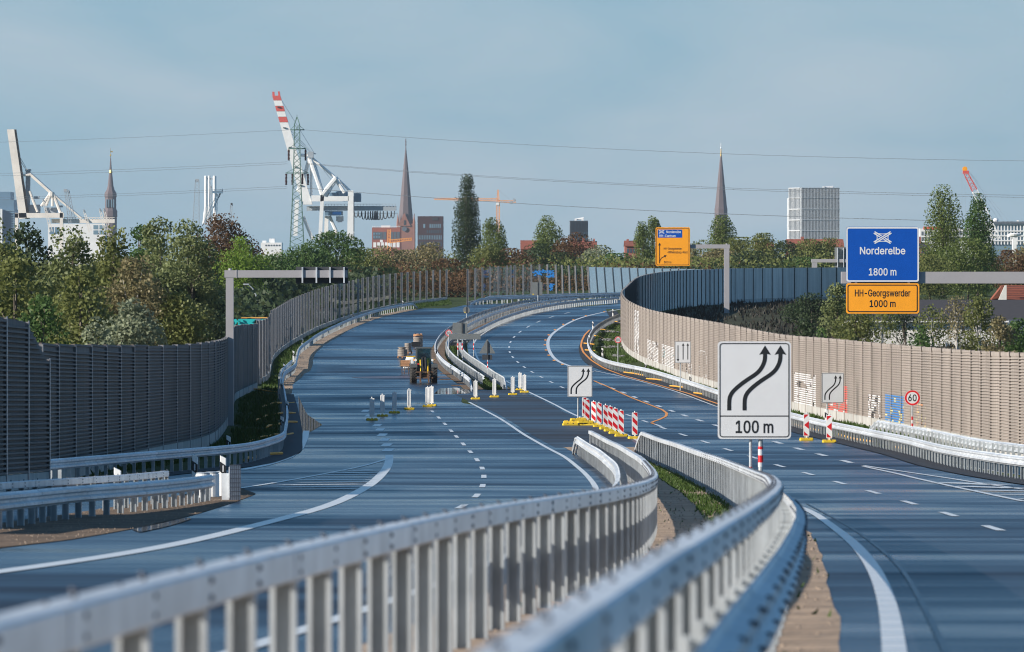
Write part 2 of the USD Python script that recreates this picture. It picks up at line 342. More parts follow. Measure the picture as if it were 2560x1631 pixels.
leaves('leaf_grey', (0.225, 0.255, 0.158), (0.482, 0.508, 0.317), (0.8, 0.8, 0.633))
leaves('grass_blade', (.05, .09, .015), (.10, .17, .03), (.20, .22, .07), .3)
leaves('weed_shaded', (.025, .023, .017), (.045, .039, .026), (.08, .068, .04), .15)  # blades darkened, the shade in the hollow put into their colour
# ------------------------------------------------------------------ ground and roads
def ring(pts, H=0.0): return Polygon(trace(pts, H) if H is not None else pts)
ground = obj('ground', sheet_mesh(sbox(-4000, -40, 4000, 13900), 0.0), 'grass_base', kind='structure')

E0 = xline([(654, 1613), (1124, 1455), (1493, 1230), (1485, 1209), (1463, 1185), (1428, 1154), (1381, 1127), (1321, 1094), (1255, 1050), (1195, 1018)], 14, 372, sigma=9)
E1 = xline([(2239, 1631), (2232, 1546), (2218, 1493), (2200, 1446), (2175, 1404), (2143, 1368), (2104, 1332), (2057, 1300), (2014, 1271), (1560, 1083), (1452, 1045), (1381, 1009), (1318, 979), (1258, 949), (1210, 918), (1187, 880), (1184, 857), (1203, 838), (1233, 819), (1285, 797), (1354, 778), (1422, 767), (1491, 761), (1551, 757.5)], 14, sigma=9)
E2 = xline([(2560, 1190), (2331, 1152), (2194, 1125), (2073, 1097), (1983, 1073), (1786, 1015), (1720, 990), (1655, 969), (1586, 950), (1518, 934), (1482, 927)], 20, sigma=5)
S2 = xline([(1482, 930), (1419, 914), (1395, 904), (1378, 887), (1370, 868), (1370, 852), (1381, 835), (1403, 819), (1436, 801), (1491, 785), (1551, 774)], sigma=7)
M1 = xline([(0, 1433), (246, 1400), (410, 1372), (615, 1320), (724, 1294), (793, 1275), (861, 1249), (910, 1223), (949, 1193), (971, 1163), (973, 1138)], 20, sigma=8)
RRt = [(2560, 1141), (2440, 1126), (2331, 1107), (2248, 1087), (2139, 1066), (2057, 1050), (1980, 1032), (1791, 974), (1720, 951), (1627, 923), (1573, 912), (1532, 904), (1496, 891), (1477, 874), (1470, 857), (1475, 835), (1491, 813), (1518, 797), (1551, 783)]
RRl = xline([p for p in trace(RRt, .72)], 30, H=None, sigma=6)
W1l_pts = [(153, 1214), (300, 1197), (465, 1180), (605, 1164), (634, 1160), (669, 1146), (694, 1138), (712, 1105), (716, 1060), (711, 1012), (706, 975), (716, 950), (737, 935), (741, 918), (759, 880), (786, 859), (814, 843), (868, 817), (923, 797), (978, 783), (1033, 773), (1087, 767), (1142, 762)]
W1l = xline(W1l_pts, 60, sigma=5)
def X_on(line, y): return np.interp(y, line[:, 1], line[:, 0])
# left carriageway: from the rail at the wall to a strip right of its edge line, then to the rear median
ys = np.arange(14, 706, 3.0)
ML_t = [(1181, 979), (1165, 964), (1140, 945), (1112, 925), (1095, 905), (1088, 889), (1091, 873), (1102, 855), (1121, 838), (1157, 816), (1203, 796), (1258, 779), (1313, 766), (1354, 761), (1400, 757.5), (1463, 754), (1551, 750.5)]
MLl = xline(ML_t, sigma=5)
left_edge = np.array([X_on(W1l, y) + np.interp(y, [380, 430, 470, 520, 570, 700], [.55, .55, .8, 1.3, 1.0, .85]) for y in ys])
right_edge = np.array([X_on(E0, y) + .75 if y < 360 else X_on(MLl, max(y, MLl[0, 1])) - .5 for y in ys])
right_edge = gaussian_filter1d(right_edge, 1.5)
left_poly = Polygon(np.vstack([np.stack([left_edge, ys], 1), np.stack([right_edge, ys], 1)[::-1]])).buffer(0)
far_left = Polygon([(-8.5, 690), (-1, 690), (6, 720), (16, 745), (26, 752), (26, 770), (10, 768), (-5.6, 728)])
left_road = obj('left_road', sheet_mesh(unary_union([left_poly, far_left]).buffer(.01), .004), 'wet_asphalt', kind='structure')
ys2 = np.arange(14, 716, 3.0)
r_left = np.array([X_on(E1, y) - np.interp(y, [30, 38, 60, 100, 130, 240], [.4, .36, .55, .5, .6, .6]) for y in ys2]); r_right = np.array([X_on(RRl, y) - .75 for y in ys2])
right_poly = Polygon(np.vstack([np.stack([r_left, ys2], 1), np.stack([r_right, ys2], 1)[::-1]])).buffer(0)
far_right = Polygon([(X_on(E1, 700) - .6, 700), (X_on(RRl, 700), 700), (40, 760), (40, 790), (22, 770)]).buffer(0)
right_road = obj('right_road', sheet_mesh(unary_union([right_poly, far_right]), .004), 'wet_asphalt', kind='structure')
yc = np.arange(246, 414, 3.0)
cl = np.array([X_on(E0, min(y, 340)) + (.35 if y < 340 else .35 - (y - 340) * .05) for y in yc]); cr = np.array([X_on(E1, y) - .25 for y in yc])
crossing = obj('crossing', sheet_mesh(Polygon(np.vstack([np.stack([cl, yc], 1), np.stack([cr, yc], 1)[::-1]])).buffer(0), .009), 'damp_asphalt', kind='structure')
# earth of the front and rear medians
ym = np.arange(10, 250, 3.0)
ml = np.array([X_on(E0, y) + .7 for y in ym]); mr = np.array([X_on(E1, y) - np.interp(y, [30, 38, 60, 100, 130, 240], [.38, .34, .53, .48, .58, .58]) for y in ym])
wob = .035 * (meshkit.noise(np.stack([ym * .3, ym * 0, ym * 0], 1), 3) - .5) * 2
front_median = Polygon(np.vstack([np.stack([ml + wob, ym], 1), np.stack([mr + wob[::-1], ym], 1)[::-1]])).buffer(0)
median = obj('median', sheet_mesh(front_median, .012), 'sand', kind='structure')
yr = np.arange(408, 716, 3.0)
rear_median = Polygon(np.vstack([np.stack([np.array([X_on(MLl, max(min(y, MLl[-1, 1]), MLl[0, 1])) - .45 for y in yr]), yr], 1), np.stack([np.array([X_on(E1, y) - .8 for y in yr]), yr], 1)[::-1]])).buffer(0)
median_2 = obj('median', sheet_mesh(rear_median, .012), 'earth', kind='structure')
# sandy verge inside the left rail, and the dark berm at the right rail
yv = np.arange(380, 700, 3.0)
verge_poly = Polygon(np.vstack([np.stack([np.array([X_on(W1l, y) - .3 for y in yv]), yv], 1), np.stack([np.array([X_on(W1l, y) + np.interp(y, [380, 430, 470, 520, 570, 700], [.6, .7, .95, 1.45, 1.15, 1.0]) + .3 * (meshkit.noise([[y * .08, 0, 0]], 5)[0] - .5) for y in yv]), yv], 1)[::-1]])).buffer(0)
obj('verge', sheet_mesh(verge_poly, .012), 'sand', kind='structure')
def strip(line, a, b, y0, y1, off, step=3.0):
    y = np.arange(y0, y1, step); x = np.array([X_on(line, v) for v in y])
    return Polygon(np.vstack([np.stack([x + a, y], 1), np.stack([x + b, y], 1)[::-1]])).buffer(0)
berm = obj('kerb', sheet_mesh(strip(RRl, -.85, .35, 40, 690, 0), .03), 'fresh_asphalt', kind='structure')
berm_l = obj('kerb', sheet_mesh(strip(W1l, -.25, .75, 120, 395, 0), .03), 'fresh_asphalt', kind='structure')
# gore island with earth, between the left road and its exit
gore_pts = [(0, 1372), (170, 1352), (340, 1322), (480, 1290), (570, 1262), (640, 1236), (600, 1222), (520, 1226), (330, 1262), (150, 1290), (0, 1310)]
gore = Polygon(smooth_path(np.vstack([trace(gore_pts), trace(gore_pts[:1])]), .5, 1.0)).buffer(0)
gx = trace([(0, 1372), (0, 1310)])
gore = unary_union([gore, Polygon([gx[0], (gx[0][0] - 3.0, gx[0][1] - 22), (gx[1][0] - 5, gx[1][1] - 25), gx[1]])]).buffer(.02)
obj('verge', sheet_mesh(gore, .016), 'earth', kind='structure')

# painted lines, each a part of its road
def line_on(road, name, line, w, off=.014, y0=None, y1=None, m='road_white', label=None):
    return obj(name, ribbon(line, w, off, y0, y1), m, road, label=label)
line_on(right_road, 'seal_line', xline([(2011, 1257), (2057, 1282), (2129, 1321), (2200, 1375), (2261, 1429), (2286, 1475), (2325, 1550), (2361, 1625)], 30, sigma=6), .05, m='wet_seal')
obj('puddle', sheet_mesh(Polygon(smooth_path(trace([(746, 990), (768, 1037), (806, 1063), (781, 1078), (754, 1089), (748, 1040), (746, 990)]), .4, .8)).buffer(0), .016), 'water', kind='structure')
obj('puddle', sheet_mesh(Polygon(smooth_path(trace([(1085, 985), (1120, 987), (1176, 984), (1172, 976), (1140, 970), (1100, 972), (1085, 985)]), .4, .6)).buffer(0), .016), 'water', kind='structure')
obj('puddle', sheet_mesh(Polygon(smooth_path(trace([(330, 1326), (410, 1310), (470, 1296), (480, 1300), (430, 1316), (350, 1334), (330, 1326)]), .4, .6)).buffer(0), .020), 'water', kind='structure')
gl_ = trace([(742, 996), (900, 992), (1060, 989), (1060, 985), (900, 987), (742, 990)]); obj('asphalt_joint', sheet_mesh(Polygon(gl_).buffer(0), .010), 'wet_seal', left_road)
line_on(left_road, 'edge_line', E0, .16); line_on(right_road, 'edge_line', E1, .16); line_on(right_road, 'edge_line', E2, .14)
line_on(left_road, 'broad_line', M1, .30, y0=24, y1=229); line_on(right_road, 'broad_line', S2, .30)
DL = xline([(1155, 1268), (1193, 1242), (1208, 1217), (1210, 1195), (1209, 1174), (1194, 1152), (1178, 1132), (1159, 1112), (1142, 1093), (1125, 1075), (1111, 1059), (1078, 1027)], 30, sigma=10)
for k in range(-1, 13):
    c = 129.0 + 17.8 * k - (3 if k > 8 else 0)
    line_on(left_road, 'lane_dash', DL, .16, y0=c - 3, y1=c + 3)
DRp = [(2484, 1322), (2372, 1286), (2272, 1257), (2179, 1230), (2094, 1206), (2016, 1184), (1942, 1163), (1873, 1141), (1810, 1122), (1753, 1102), (1695, 1084), (1599, 1049), (1404, 968.5), (1374, 954), (1342, 937.5), (1320, 924.7), (1302, 912.4), (1287, 899.5), (1276, 886.6), (1272, 873.5), (1273, 861.2), (1280, 848.3), (1292, 835.7), (1310, 823.1), (1333, 810.3), (1362, 798), (1397, 787.8), (1436, 778.8), (1480, 771.7), (1530, 766.2)]
DR = xline(DRp, 80, sigma=10)
for k in range(0, 36):
    c = 100 + 17.6 * k
    if c < DR[-1, 1] - 3: line_on(right_road, 'lane_dash', DR, .16, y0=c - 3, y1=c + 3)
D2 = xline([(2158, 1166), (2122, 1155), (2066, 1142), (2016, 1128), (1968, 1114), (1715, 1041), (1685, 1030), (1652, 1018), (1619, 1006), (1590, 995), (1564, 984), (1538, 974), (1515, 966), (1493, 956)], sigma=9)
for k in range(0, 17):
    c = D2[0, 1] + 9 + 14.2 * k
    if c < D2[-1, 1]: line_on(right_road, 'lane_dash', D2, .24, y0=c - 2.6, y1=c + 2.6)
for k, (px, py) in enumerate([(972, 1126), (968, 1113), (963, 1100), (957, 1088), (951, 1075), (944, 1064), (924, 1040), (915, 1028)]):
    c = at(px, py); obj('lane_dash', sheet_mesh(affinity.translate(sbox(-.20, -3.2, .20, 3.2), c[0] - .02, c[1]), .014), 'road_white', left_road)
def gline(road, pts, w, name='gore_line', m='road_white', off=.018, sm=2.0):
    q = smooth_path(trace(pts), 1.0, sm); obj(name, sheet_mesh(LineString(q).buffer(w / 2, cap_style='flat'), off), m, road)
gline(left_road, [(973, 1146), (957, 1152), (888, 1171), (806, 1187), (724, 1202), (601, 1222)], .15)
for a, b in zip([(946, 1176), (942, 1179), (937, 1184.5), (932, 1189.5), (927, 1195.5), (921, 1200.5), (916, 1206.5), (907, 1212), (899, 1218), (891, 1224)],
                [(890, 1174.5), (862, 1178), (835, 1183), (806, 1189), (780, 1195), (750, 1202), (735, 1208), (712, 1214), (690, 1220), (700, 1225)]):
    gline(left_road, [a, b], .95, 'hatch_line', sm=0)
gline(right_road, [(2158, 1165), (2236, 1177), (2379, 1198), (2560, 1225)], .16)
gline(right_road, [(2158, 1167), (2236, 1184), (2343, 1209), (2450, 1232), (2560, 1255)], .16)
for a, b in [((2357, 1208), (2500, 1214)), ((2394, 1217), (2540, 1222)), ((2440, 1227), (2590, 1230)), ((2492, 1238), (2630, 1239)), ((2545, 1249), (2680, 1249))]:
    gline(right_road, [a, b], .8, 'hatch_line', sm=0)
gline(left_road, [(604, 1176), (669, 1163), (724, 1144), (749, 1124), (762, 1097), (766, 1078)], .30, 'edge_line')
# orange site markings on the right road
gline(right_road, [(1485, 953), (1518, 967), (1573, 993), (1627, 1014), (1655, 1025), (1667, 1034), (1665, 1042), (1649, 1050), (1631, 1056), (1628, 1059), (1638, 1062)], .15, 'site_line', 'road_orange', .022, 1.2)
gline(right_road, [(1638, 1062), (1654, 1068)], .15, 'site_line', 'road_white', .022, 0)
gline(right_road, [(1474, 826), (1462, 838), (1455, 852), (1452, 866), (1458, 882), (1478, 902), (1510, 922), (1560, 941), (1640, 962), (1720, 985), (1800, 1013)], .17, 'site_line', 'road_orange', .040, 3)
for px, py in [(1412, 920), (1398, 912), (1382, 902), (1368, 889), (1361, 876), (1360, 863), (1364, 851), (1374, 838), (1389, 825), (1409, 812), (1436, 800), (1471, 790), (1512, 780)]:
    c = at(px, py); x = X_on(S2, c[1]); obj('site_mark', sheet_mesh(affinity.translate(sbox(-.11, -2.0, .11, 2.0), x - .28, c[1]), .022), 'road_orange', right_road)

# ------------------------------------------------------------------ guard rails
W_OUT = [(.0, -.155), (.015, -.125), (.08, -.105), (.08, -.055), (.02, -.02), (.02, .02), (.08, .055), (.08, .105), (.015, .125), (.0, .155)]
W_BEAM = W_OUT + [(u - .012, w) for u, w in W_OUT[::-1]]
def mirror(prof): return [(-u, w) for u, w in prof][::-1]
BOX = [(-.065, -.055), (-.055, -.065), (.055, -.065), (.065, -.055), (.065, .055), (.055, .065), (-.055, .065), (-.065, .055)]
def post_mesh(w=.10, dpt=.055, t=.008, h=.8):
    # C section: closed side away along the road, lips towards the oncoming view
    return cat([bx(-w / 2, w / 2, dpt / 2 - t, dpt / 2, -.05, h), bx(-w / 2, -w / 2 + t, -dpt / 2, dpt / 2 - t, -.05, h - .002), bx(w / 2 - t, w / 2, -dpt / 2, dpt / 2 - t, -.05, h - .002),
                bx(-w / 2 + t, -w / 2 + .024, -dpt / 2, -dpt / 2 + t, -.05, h - .004), bx(w / 2 - .024, w / 2 - t, -dpt / 2, -dpt / 2 + t, -.05, h - .004)])
def rail(name, label, line, H, kind='w', side=1, spacing=2.0, post=(.10, .055), post_off=-.10, seg=4.0, dip0=0, dip1=0, bolts=0, lift=0.0, face=1, group=None, closed=False):
    """line: N x 2 along the road. side: which side of the posts the beam is on (+1 right). face: which way the hollow turns."""
    t = thing(name, label, 'guard rail', group=group)
    L = arc(line)[-1]; n = max(int(L / seg), 1); up_ = .155 if kind == 'w' else .065
    def z_at(s, p):
        d = 0.0
        if dip0 and s < dip0: d = (1 - s / dip0) ** 1.3 * (H - .16)
        if dip1 and s > L - dip1: d = max(d, (1 - (L - s) / dip1) ** 1.3 * (H - .16))
        return zg(p[1]) + H + lift - up_ - d, d
    prof = (W_BEAM if face > 0 else mirror(W_BEAM)) if kind == 'w' else BOX
    for k in range(n):
        s = np.linspace(k * L / n - (.12 if k else 0), (k + 1) * L / n, 5); q = along(line, s)
        z = np.array([z_at(v, p)[0] for v, p in zip(s, q)]); o = .004 * (k % 2)
        pr = [(u * (1 + o * 6) + (o if face > 0 else -o), w * (1 + o * 4)) for u, w in prof]
        T = np.gradient(q, axis=0)
        obj('beam', extrude_along(q, z, pr), 'steel', t)
    m = int(L / spacing); stuff = []
    pm = {}
    for k in range(m + 1):
        s = min(k * spacing + .3, L - .05); p = along(line, s); q = along(line, min(s + .3, L)) - along(line, max(s - .3, 0)); a = math.atan2(q[1], q[0])
        z, d = z_at(s, p); h = H + lift - d - (.0 if kind == 'w' else .13) - (.06 if kind == 'w' else 0)
        if h < .15: continue
        pmesh = post_mesh(post[0], post[1], .008, h); rot = a - math.pi / 2
        c, sn = math.cos(rot), math.sin(rot); v = pmesh.vertices.copy()
        if closed: v[:, :2] *= -1
        v[:, 0] += post_off if kind == 'w' else 0
        pmesh.vertices = np.column_stack([v[:, 0] * c - v[:, 1] * sn + p[0], v[:, 0] * sn + v[:, 1] * c + p[1], v[:, 2] + zg(p[1])])
        if len(pm) < 300: obj('post', pmesh, 'steel_post', t); pm[k] = 1
        else: stuff.append(pmesh)
        if bolts and s < bolts:
            bl = []
            for dz in (.03, -.03):
                for u in (-.068, .068): b_ = trimesh.creation.icosphere(1, .013); b_.apply_translation((u, 0, z + dz)); bl.append(b_)
            for dy in (-.35, .35):
                b_ = trimesh.creation.icosphere(1, .011); b_.apply_translation((.0, dy, z + .068)); bl.append(b_)
                b_ = trimesh.creation.icosphere(1, .011); b_.apply_translation((-.03, dy + .25, z + .068)); bl.append(b_)
            if kind == 'w':
                bl = []
                for dy in (0, 1.0):
                    for dz, u in ((.08, .082), (-.08, .082), (.0, .024)):
                        b_ = trimesh.creation.icosphere(1, .014); b_.apply_translation((u * face, dy, z + dz)); bl.append(b_)
            b = cat(bl); v = b.vertices; b.vertices = np.column_stack([v[:, 0] * c - v[:, 1] * sn + p[0], v[:, 0] * sn + v[:, 1] * c + p[1], v[:, 2]])
            bolts_acc.append(b)
    if stuff: obj('far_posts', cat(stuff), 'steel_post', t, kind='stuff')
    if bolts_acc: obj('bolts', cat(bolts_acc), 'bolt', t, kind='stuff'); bolts_acc.clear()
    return t
bolts_acc = []
def sub(line, y0, y1): return line[(line[:, 1] >= y0) & (line[:, 1] <= y1)]
L1 = xline([(-1.42, 12.5), (-1.35, 15.8), (-1.32, 17.1), (-1.22, 19.2), (-1.0, 23.4), (-.78, 28.5), (-.53, 34.3), (-.06, 45.5), (.38, 49.5), (.84, 58), (1.33, 66), (1.75, 78), (2.40, 101), (3.0, 133), (3.33, 158), (3.40, 186), (3.25, 212), (3.0, 232)], 12.5, step=1.0, sigma=7, H=None)
R1 = xline([(-.06, 11), (.01, 13.2), (.16, 15.4), (.36, 18.4), (.55, 21.4), (.81, 26), (1.19, 31.8), (1.54, 38.5), (2.0, 46.9), (2.58, 58.2), (3.05, 70), (3.95, 94), (4.55, 118), (5.10, 150), (5.22, 185), (4.95, 218), (4.75, 232)], 11, step=1.0, sigma=7, H=None)
rail('median_guard_rail', 'near box-beam guard rail sweeping from the bottom left corner along the sand', L1, .90, 'box', spacing=2.0, bolts=130, post=(.11, .07), dip1=0)
rail('median_guard_rail', 'low wave-beam guard rail beside the near box beam, curved end by dark crossing', sub(offset(L1, -.62), 40, 238), .75, 'w', face=-1, post_off=.10, spacing=2.0, dip1=5)
rail('median_guard_rail', 'large box-beam guard rail crossing the bottom middle, right of the sandy median', R1, .95, 'box', spacing=1.8, bolts=150, post=(.085, .07), dip1=7)
rail('median_guard_rail', 'wave-beam guard rail bolted low on the right side of the large median rail', sub(offset(R1, .21), 13, 110), .71, 'w', face=1, post_off=-.10, spacing=1.8, bolts=60)
G1 = xline([(0, 1310), (66, 1317), (200, 1297), (334, 1284), (536, 1252)][1:], 92, 139, sigma=3)
rail('gore_guard_rail', 'wave-beam guard rail on dark posts, left edge, ending at the crash cushion', G1, .62, 'w', face=1, post_off=-.09, spacing=2.0, post=(.12, .07))
rail('gore_guard_rail', 'flat bolted guard rail with pale posts behind the wave beam at the left edge', sub(offset(G1, -.9), 92, 137), .72, 'box', spacing=2.0, bolts=60)
rail('wall_guard_rail', 'long guard rail curving past the left noise wall up to the far bend', sub(W1l, 118, 704), .75, 'w', closed=True, face=1, spacing=2.0, post_off=-.09, dip1=4)
W1b = smooth_path(trace([(701, 958), (701, 935), (706, 921), (718, 911), (730, 900)], .75), 1, 3)
rail('wall_guard_rail', 'short stray guard rail behind the kink of the left rail on the grass', W1b, .75, 'w', face=1, spacing=2.0)
rail('wall_guard_rail', 'guard rail along the foot of the right noise wall, with a bright top', sub(RRl, 150, 712), .72, 'w', face=-1, spacing=1.7, post_off=.09, seg=6)
RRb = smooth_path([X_on(RRl, y) * 0 + np.array([X_on(RRl, y) + 1.1 - (0 if y < 262 else (y - 262) * .02), y]) for y in np.arange(168, 268, 4)], 1, 3)
rail('wall_guard_rail', 'second guard rail at the right edge, between wall and bright rail', RRb, .95, 'w', closed=True, face=-1, spacing=2.0, dip1=6)
rail('rear_median_guard_rail', 'left guard rail of the rear median, curving down beside the wheel loader', sub(MLl, 396, 790), .75, 'w', face=-1, post_off=.09, spacing=2.0, seg=6, dip0=7)
MR = xline([(1266, 975), (1255, 966), (1239, 957), (1222, 944), (1203, 930), (1178, 913), (1160, 897), (1151, 880), (1152, 870), (1170, 853), (1203, 836), (1244, 815), (1299, 795), (1354, 781), (1436, 768), (1551, 757)], sigma=6)
rail('rear_median_guard_rail', 'right guard rail of the rear median with dense pale posts facing the right carriageway', sub(MR, 404, 775), .75, 'w', closed=True, face=1, spacing=1.5, seg=6, dip0=6, post=(.14, .06))
MC = xline([((a[0] * .5 + b[0] * .5), b[1]) for a, b in ((MLl[np.argmin(abs(MLl[:, 1] - y))], MR[np.argmin(abs(MR[:, 1] - y))]) for y in np.arange(415, 745, 12))], sigma=6, H=None)
rail('rear_median_guard_rail', 'middle guard rail between the two rails of the rear median', sub(offset(MC, -.1), 418, 740), .82, 'w', face=1, spacing=2.0, seg=6)
FLl = smooth_path([(-5.1, 727), (-3.0, 735), (2, 745), (8, 756), (16, 772), (24, 790)], 1, 3)
rail('far_guard_rail', 'far guard rail resuming at the end of the left carriageway below clear glass barrier', FLl, .78, 'w', face=1, spacing=1.5, dip0=5, post=(.16, .06))
rail('far_guard_rail', 'second far guard rail seen above the first one, close to the glass noise barrier', offset(FLl[8:], -1.6), .95, 'w', face=1, spacing=2.0, dip0=4)
# ------------------------------------------------------------------ noise walls
def slat_profile(H, z0, pitch=.117, out=.075, gap=.058):
    """Closed outline (u towards the road, w up) of a panel with horizontal slats."""
    w = z0; o = [(0.0, z0)]
    while w + pitch <= H - .06:
        o += [(out, w + .004), (out, w + pitch - gap), (.012, w + pitch - gap + .008), (.012, w + pitch - .004)]; w += pitch
    o += [(.04, w), (.04, H), (-.06, H), (-.06, z0)]
    return o[1:] if False else o
def wall_posts(base, spacing=None, xs=None, H=None):
    L = arc(base)[-1]
    n = max(int(round(L / spacing)), 1)
    return along(base, np.linspace(0, L, n + 1))
def noise_wall(name, label, base, spacing, side=1, foot=.45, matn='wall_taupe', slats_as_parts=0, back=False, back_from=None, post_mat='wall_post', tilt=0.0, group=None, posts_front=True):
    """base: N x 3 of (x, y, height). side +1: the slats face right of the path."""
    t = thing(name, label, 'noise barrier', group=group)
    P = wall_posts(base, spacing); done = 0
    for i in range(len(P) - 1):
        a, b = P[i], P[i + 1]; d = b[:2] - a[:2]; L = np.linalg.norm(d); d = d / L; seg = np.array([a[:2] + d * .05, b[:2] - d * .05])
        z = zg(seg[:, 1]); h0, h1 = a[2], b[2]; H = max((h0 + h1) / 2, .6)
        sgn = side
        obj('base_panel', extrude_along(seg, z, [(sgn * u, w) for u, w in ([(-.08, -.3), (.07, -.3), (.07, foot - .01), (-.08, foot - .01)] if sgn > 0 else [(-.08, -.3), (-.08, foot - .01), (.07, foot - .01), (.07, -.3)])], True), 'pale_concrete', t)
        if back_from is not None and a[1] > back_from: obj('back_panel', extrude_along(seg, z, mirror([(-.085, .0), (-.063, .0), (-.063, H - .01), (-.085, H - .01)]) if sgn < 0 else [(-.085, .0), (-.063, .0), (-.063, H - .01), (-.085, H - .01)]), 'wall_back', t)
        if slats_as_parts and done < slats_as_parts:
            pn = obj('panel', extrude_along(seg, z, [(-.06, foot), (.005, foot), (.005, H), (-.06, H)] if sgn > 0 else [(.06, foot), (.06, H), (-.005, H), (-.005, foot)]), matn, t)
            w = foot + .005; j = 0
            while w + .117 <= H - .02:
                fr = 1.0
                pr = [(.005, w), (.085, w + .004), (.085, w + .052), (.005, w + .064)]
                obj('slat', extrude_along(seg, z, pr if sgn > 0 else mirror(pr)), matn, pn); w += .117; done += 1
            obj('cap', extrude_along(seg, z, [(-.07, H), (.05, H), (.05, H + .06), (-.07, H + .06)] if sgn > 0 else [(-.05, H), (.07, H), (.07, H + .06), (-.05, H + .06)]), matn, t)
        else:
            pr = slat_profile(H, foot) if not back else [(-.06, foot), (.05, foot), (.05, H), (-.06, H)]
            obj('panel', extrude_along(seg, z, pr if sgn > 0 else mirror(pr)), matn, t)
    for i, a in enumerate(P):
        q = P[min(i + 1, len(P) - 1)] - P[max(i - 1, 0)]; rot = math.atan2(q[1], q[0]) - math.pi / 2; h = a[2] + .03
        m = cat([bx(.07 if posts_front else -.10, .09 if posts_front else -.08, -.09, .09, -.3, h), bx(-.11, -.09, -.09, .09, -.3, h), bx(-.09, .07, -.01, .01, -.3, h - .004)])
        if sgn < 0: m.vertices[:, 0] *= -1; m.invert()
        m.apply_transform(trimesh.transformations.rotation_matrix(rot, [0, 0, 1])); m.apply_translation((a[0], a[1], zg(a[1])))
        obj('post', m, post_mat if not back else 'dark_back', t)
    return t, P
def wall_base(rows):
    """rows of (px, base row, top row) -> (x, y, height)."""
    o = []
    for px, b, tp in rows:
        x, y = at(px, b); o.append((x, y, (b - tp) * y / FPX))
    return np.array(o)
A = np.array([(-13.15, 148, 4.6), (-12.95, 153, 4.6), (-12.72, 158.5, 4.62), (-12.62, 161, 4.0), (-12.5, 165, 3.25)])
wa = thing('noise_barrier', 'tall dark slatted noise wall at the left edge, its top sloping down', 'noise barrier')
def slatted_sloping():
    P = [(-13.28, 144.2), (-13.1, 148.4), (-12.93, 152.6), (-12.72, 156.9), (-12.50, 161.2)]
    tops = {0: 4.55, 1: 4.5, 2: 4.45, 3: 4.40, 4: 3.45}
    for i in range(4):
        a, b = np.array(P[i]), np.array(P[i + 1]); d = (b - a) / np.linalg.norm(b - a); seg = np.array([a + d * .05, b - d * .05]); z = zg(seg[:, 1]); h0, h1 = tops[i], tops[i + 1]
        obj('base_panel', extrude_along(seg, z, [(-.08, -.3), (.07, -.3), (.07, .44), (-.08, .44)]), 'pale_concrete', wa)
        v = []; pan = extrude_along(seg, z, [(-.06, .45), (.005, .45), (.005, h0), (-.06, h0)]); pv = pan.vertices; far = np.hypot(pv[:, 0] - seg[1, 0], pv[:, 1] - seg[1, 1]) < .5; top = pv[:, 2] > z.mean() + 1; pv[far & top, 2] += h1 - h0; pan.vertices = pv
        pn = obj('panel', pan, 'wall_taupe_shaded', wa); w = .455
        while w + .125 < max(h0, h1):
            e = 1.0 if w + .12 < min(h0, h1) else (h0 - w - .12) / max(h0 - h1, .01)
            if e > .04:
                sg = np.array([seg[0], seg[0] + (seg[1] - seg[0]) * e])
                obj('slat', extrude_along(sg, zg(sg[:, 1]), [(.005, w), (.085, w + .004), (.085, w + .055), (.005, w + .068)]), 'wall_taupe_shaded', pn)
            w += .125
    for i, p in enumerate(P):
        m = cat([bx(.075, .095, -.09, .09, -.3, tops[i] + .03), bx(-.11, -.09, -.09, .09, -.3, tops[i] + .03), bx(-.09, .075, -.01, .01, -.3, tops[i])]); m.apply_transform(trimesh.transformations.rotation_matrix(-.05, [0, 0, 1])); m.apply_translation((p[0], p[1], zg(p[1]))); obj('post', m, 'wall_post', wa)
slatted_sloping()
pre = [(-13.6, 96, 4.5), (-13.6, 114, 4.5)]
noise_wall('noise_barrier', 'nearest piece of the left noise wall, beyond the left edge of the photo', np.array(pre), 4.5, side=1, matn='wall_taupe_shaded')
Bb = wall_base([(100, 1212, 866), (138, 1203, 866), (350, 1156, 866), (450, 1134, 864), (504, 1121, 857), (537, 1106, 853), (564, 1070, 846), (578, 1029, 829), (584, 1000, 814), (612, 986, 812), (641, 973, 811)])
Bb = smooth_path(Bb, 2, 5); Bb[:, 2] = gaussian_filter1d(Bb[:, 2], 3)
wb, PB = noise_wall('noise_barrier', 'long dark slatted noise wall on the left curving away behind the guard rail', Bb, 7.0, side=1, slats_as_parts=190, matn='wall_taupe_shaded')
NW = wall_base([(2660, 1172, 886), (2560, 1150, 883), (2467, 1128, 879), (2331, 1098, 869), (2194, 1072, 858), (2057, 1043, 844), (1973, 1024, 840), (1891, 1000, 826), (1822, 981, 811), (1740, 957, 797), (1672, 932, 785), (1620, 912, 774), (1585, 895, 760), (1564, 878, 749), (1554.5, 860, 735), (1553, 848, 730), (1555, 836, 727)])
NW = smooth_path(np.vstack([NW, [(13.5, 655, 4.6), (16.3, 685, 4.5), (20.5, 714, 4.4), (27.5, 742, 4.3)]]), 2, 8)
NW[:, 2] = gaussian_filter1d(NW[:, 2], 4)
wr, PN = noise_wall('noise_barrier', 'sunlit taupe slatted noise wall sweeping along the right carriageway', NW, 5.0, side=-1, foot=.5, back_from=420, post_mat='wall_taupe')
IW = smooth_path([(27.5, 742, 4.3), (34, 756, 4.2), (42, 766, 4.2), (46, 768, 4.2)], 2, 4)
wi, PI_ = noise_wall('noise_barrier', 'far concrete noise wall behind the dark grass hollow, partly sunlit at its right', IW, 3.0, side=-1, matn='wall_back', back=True)
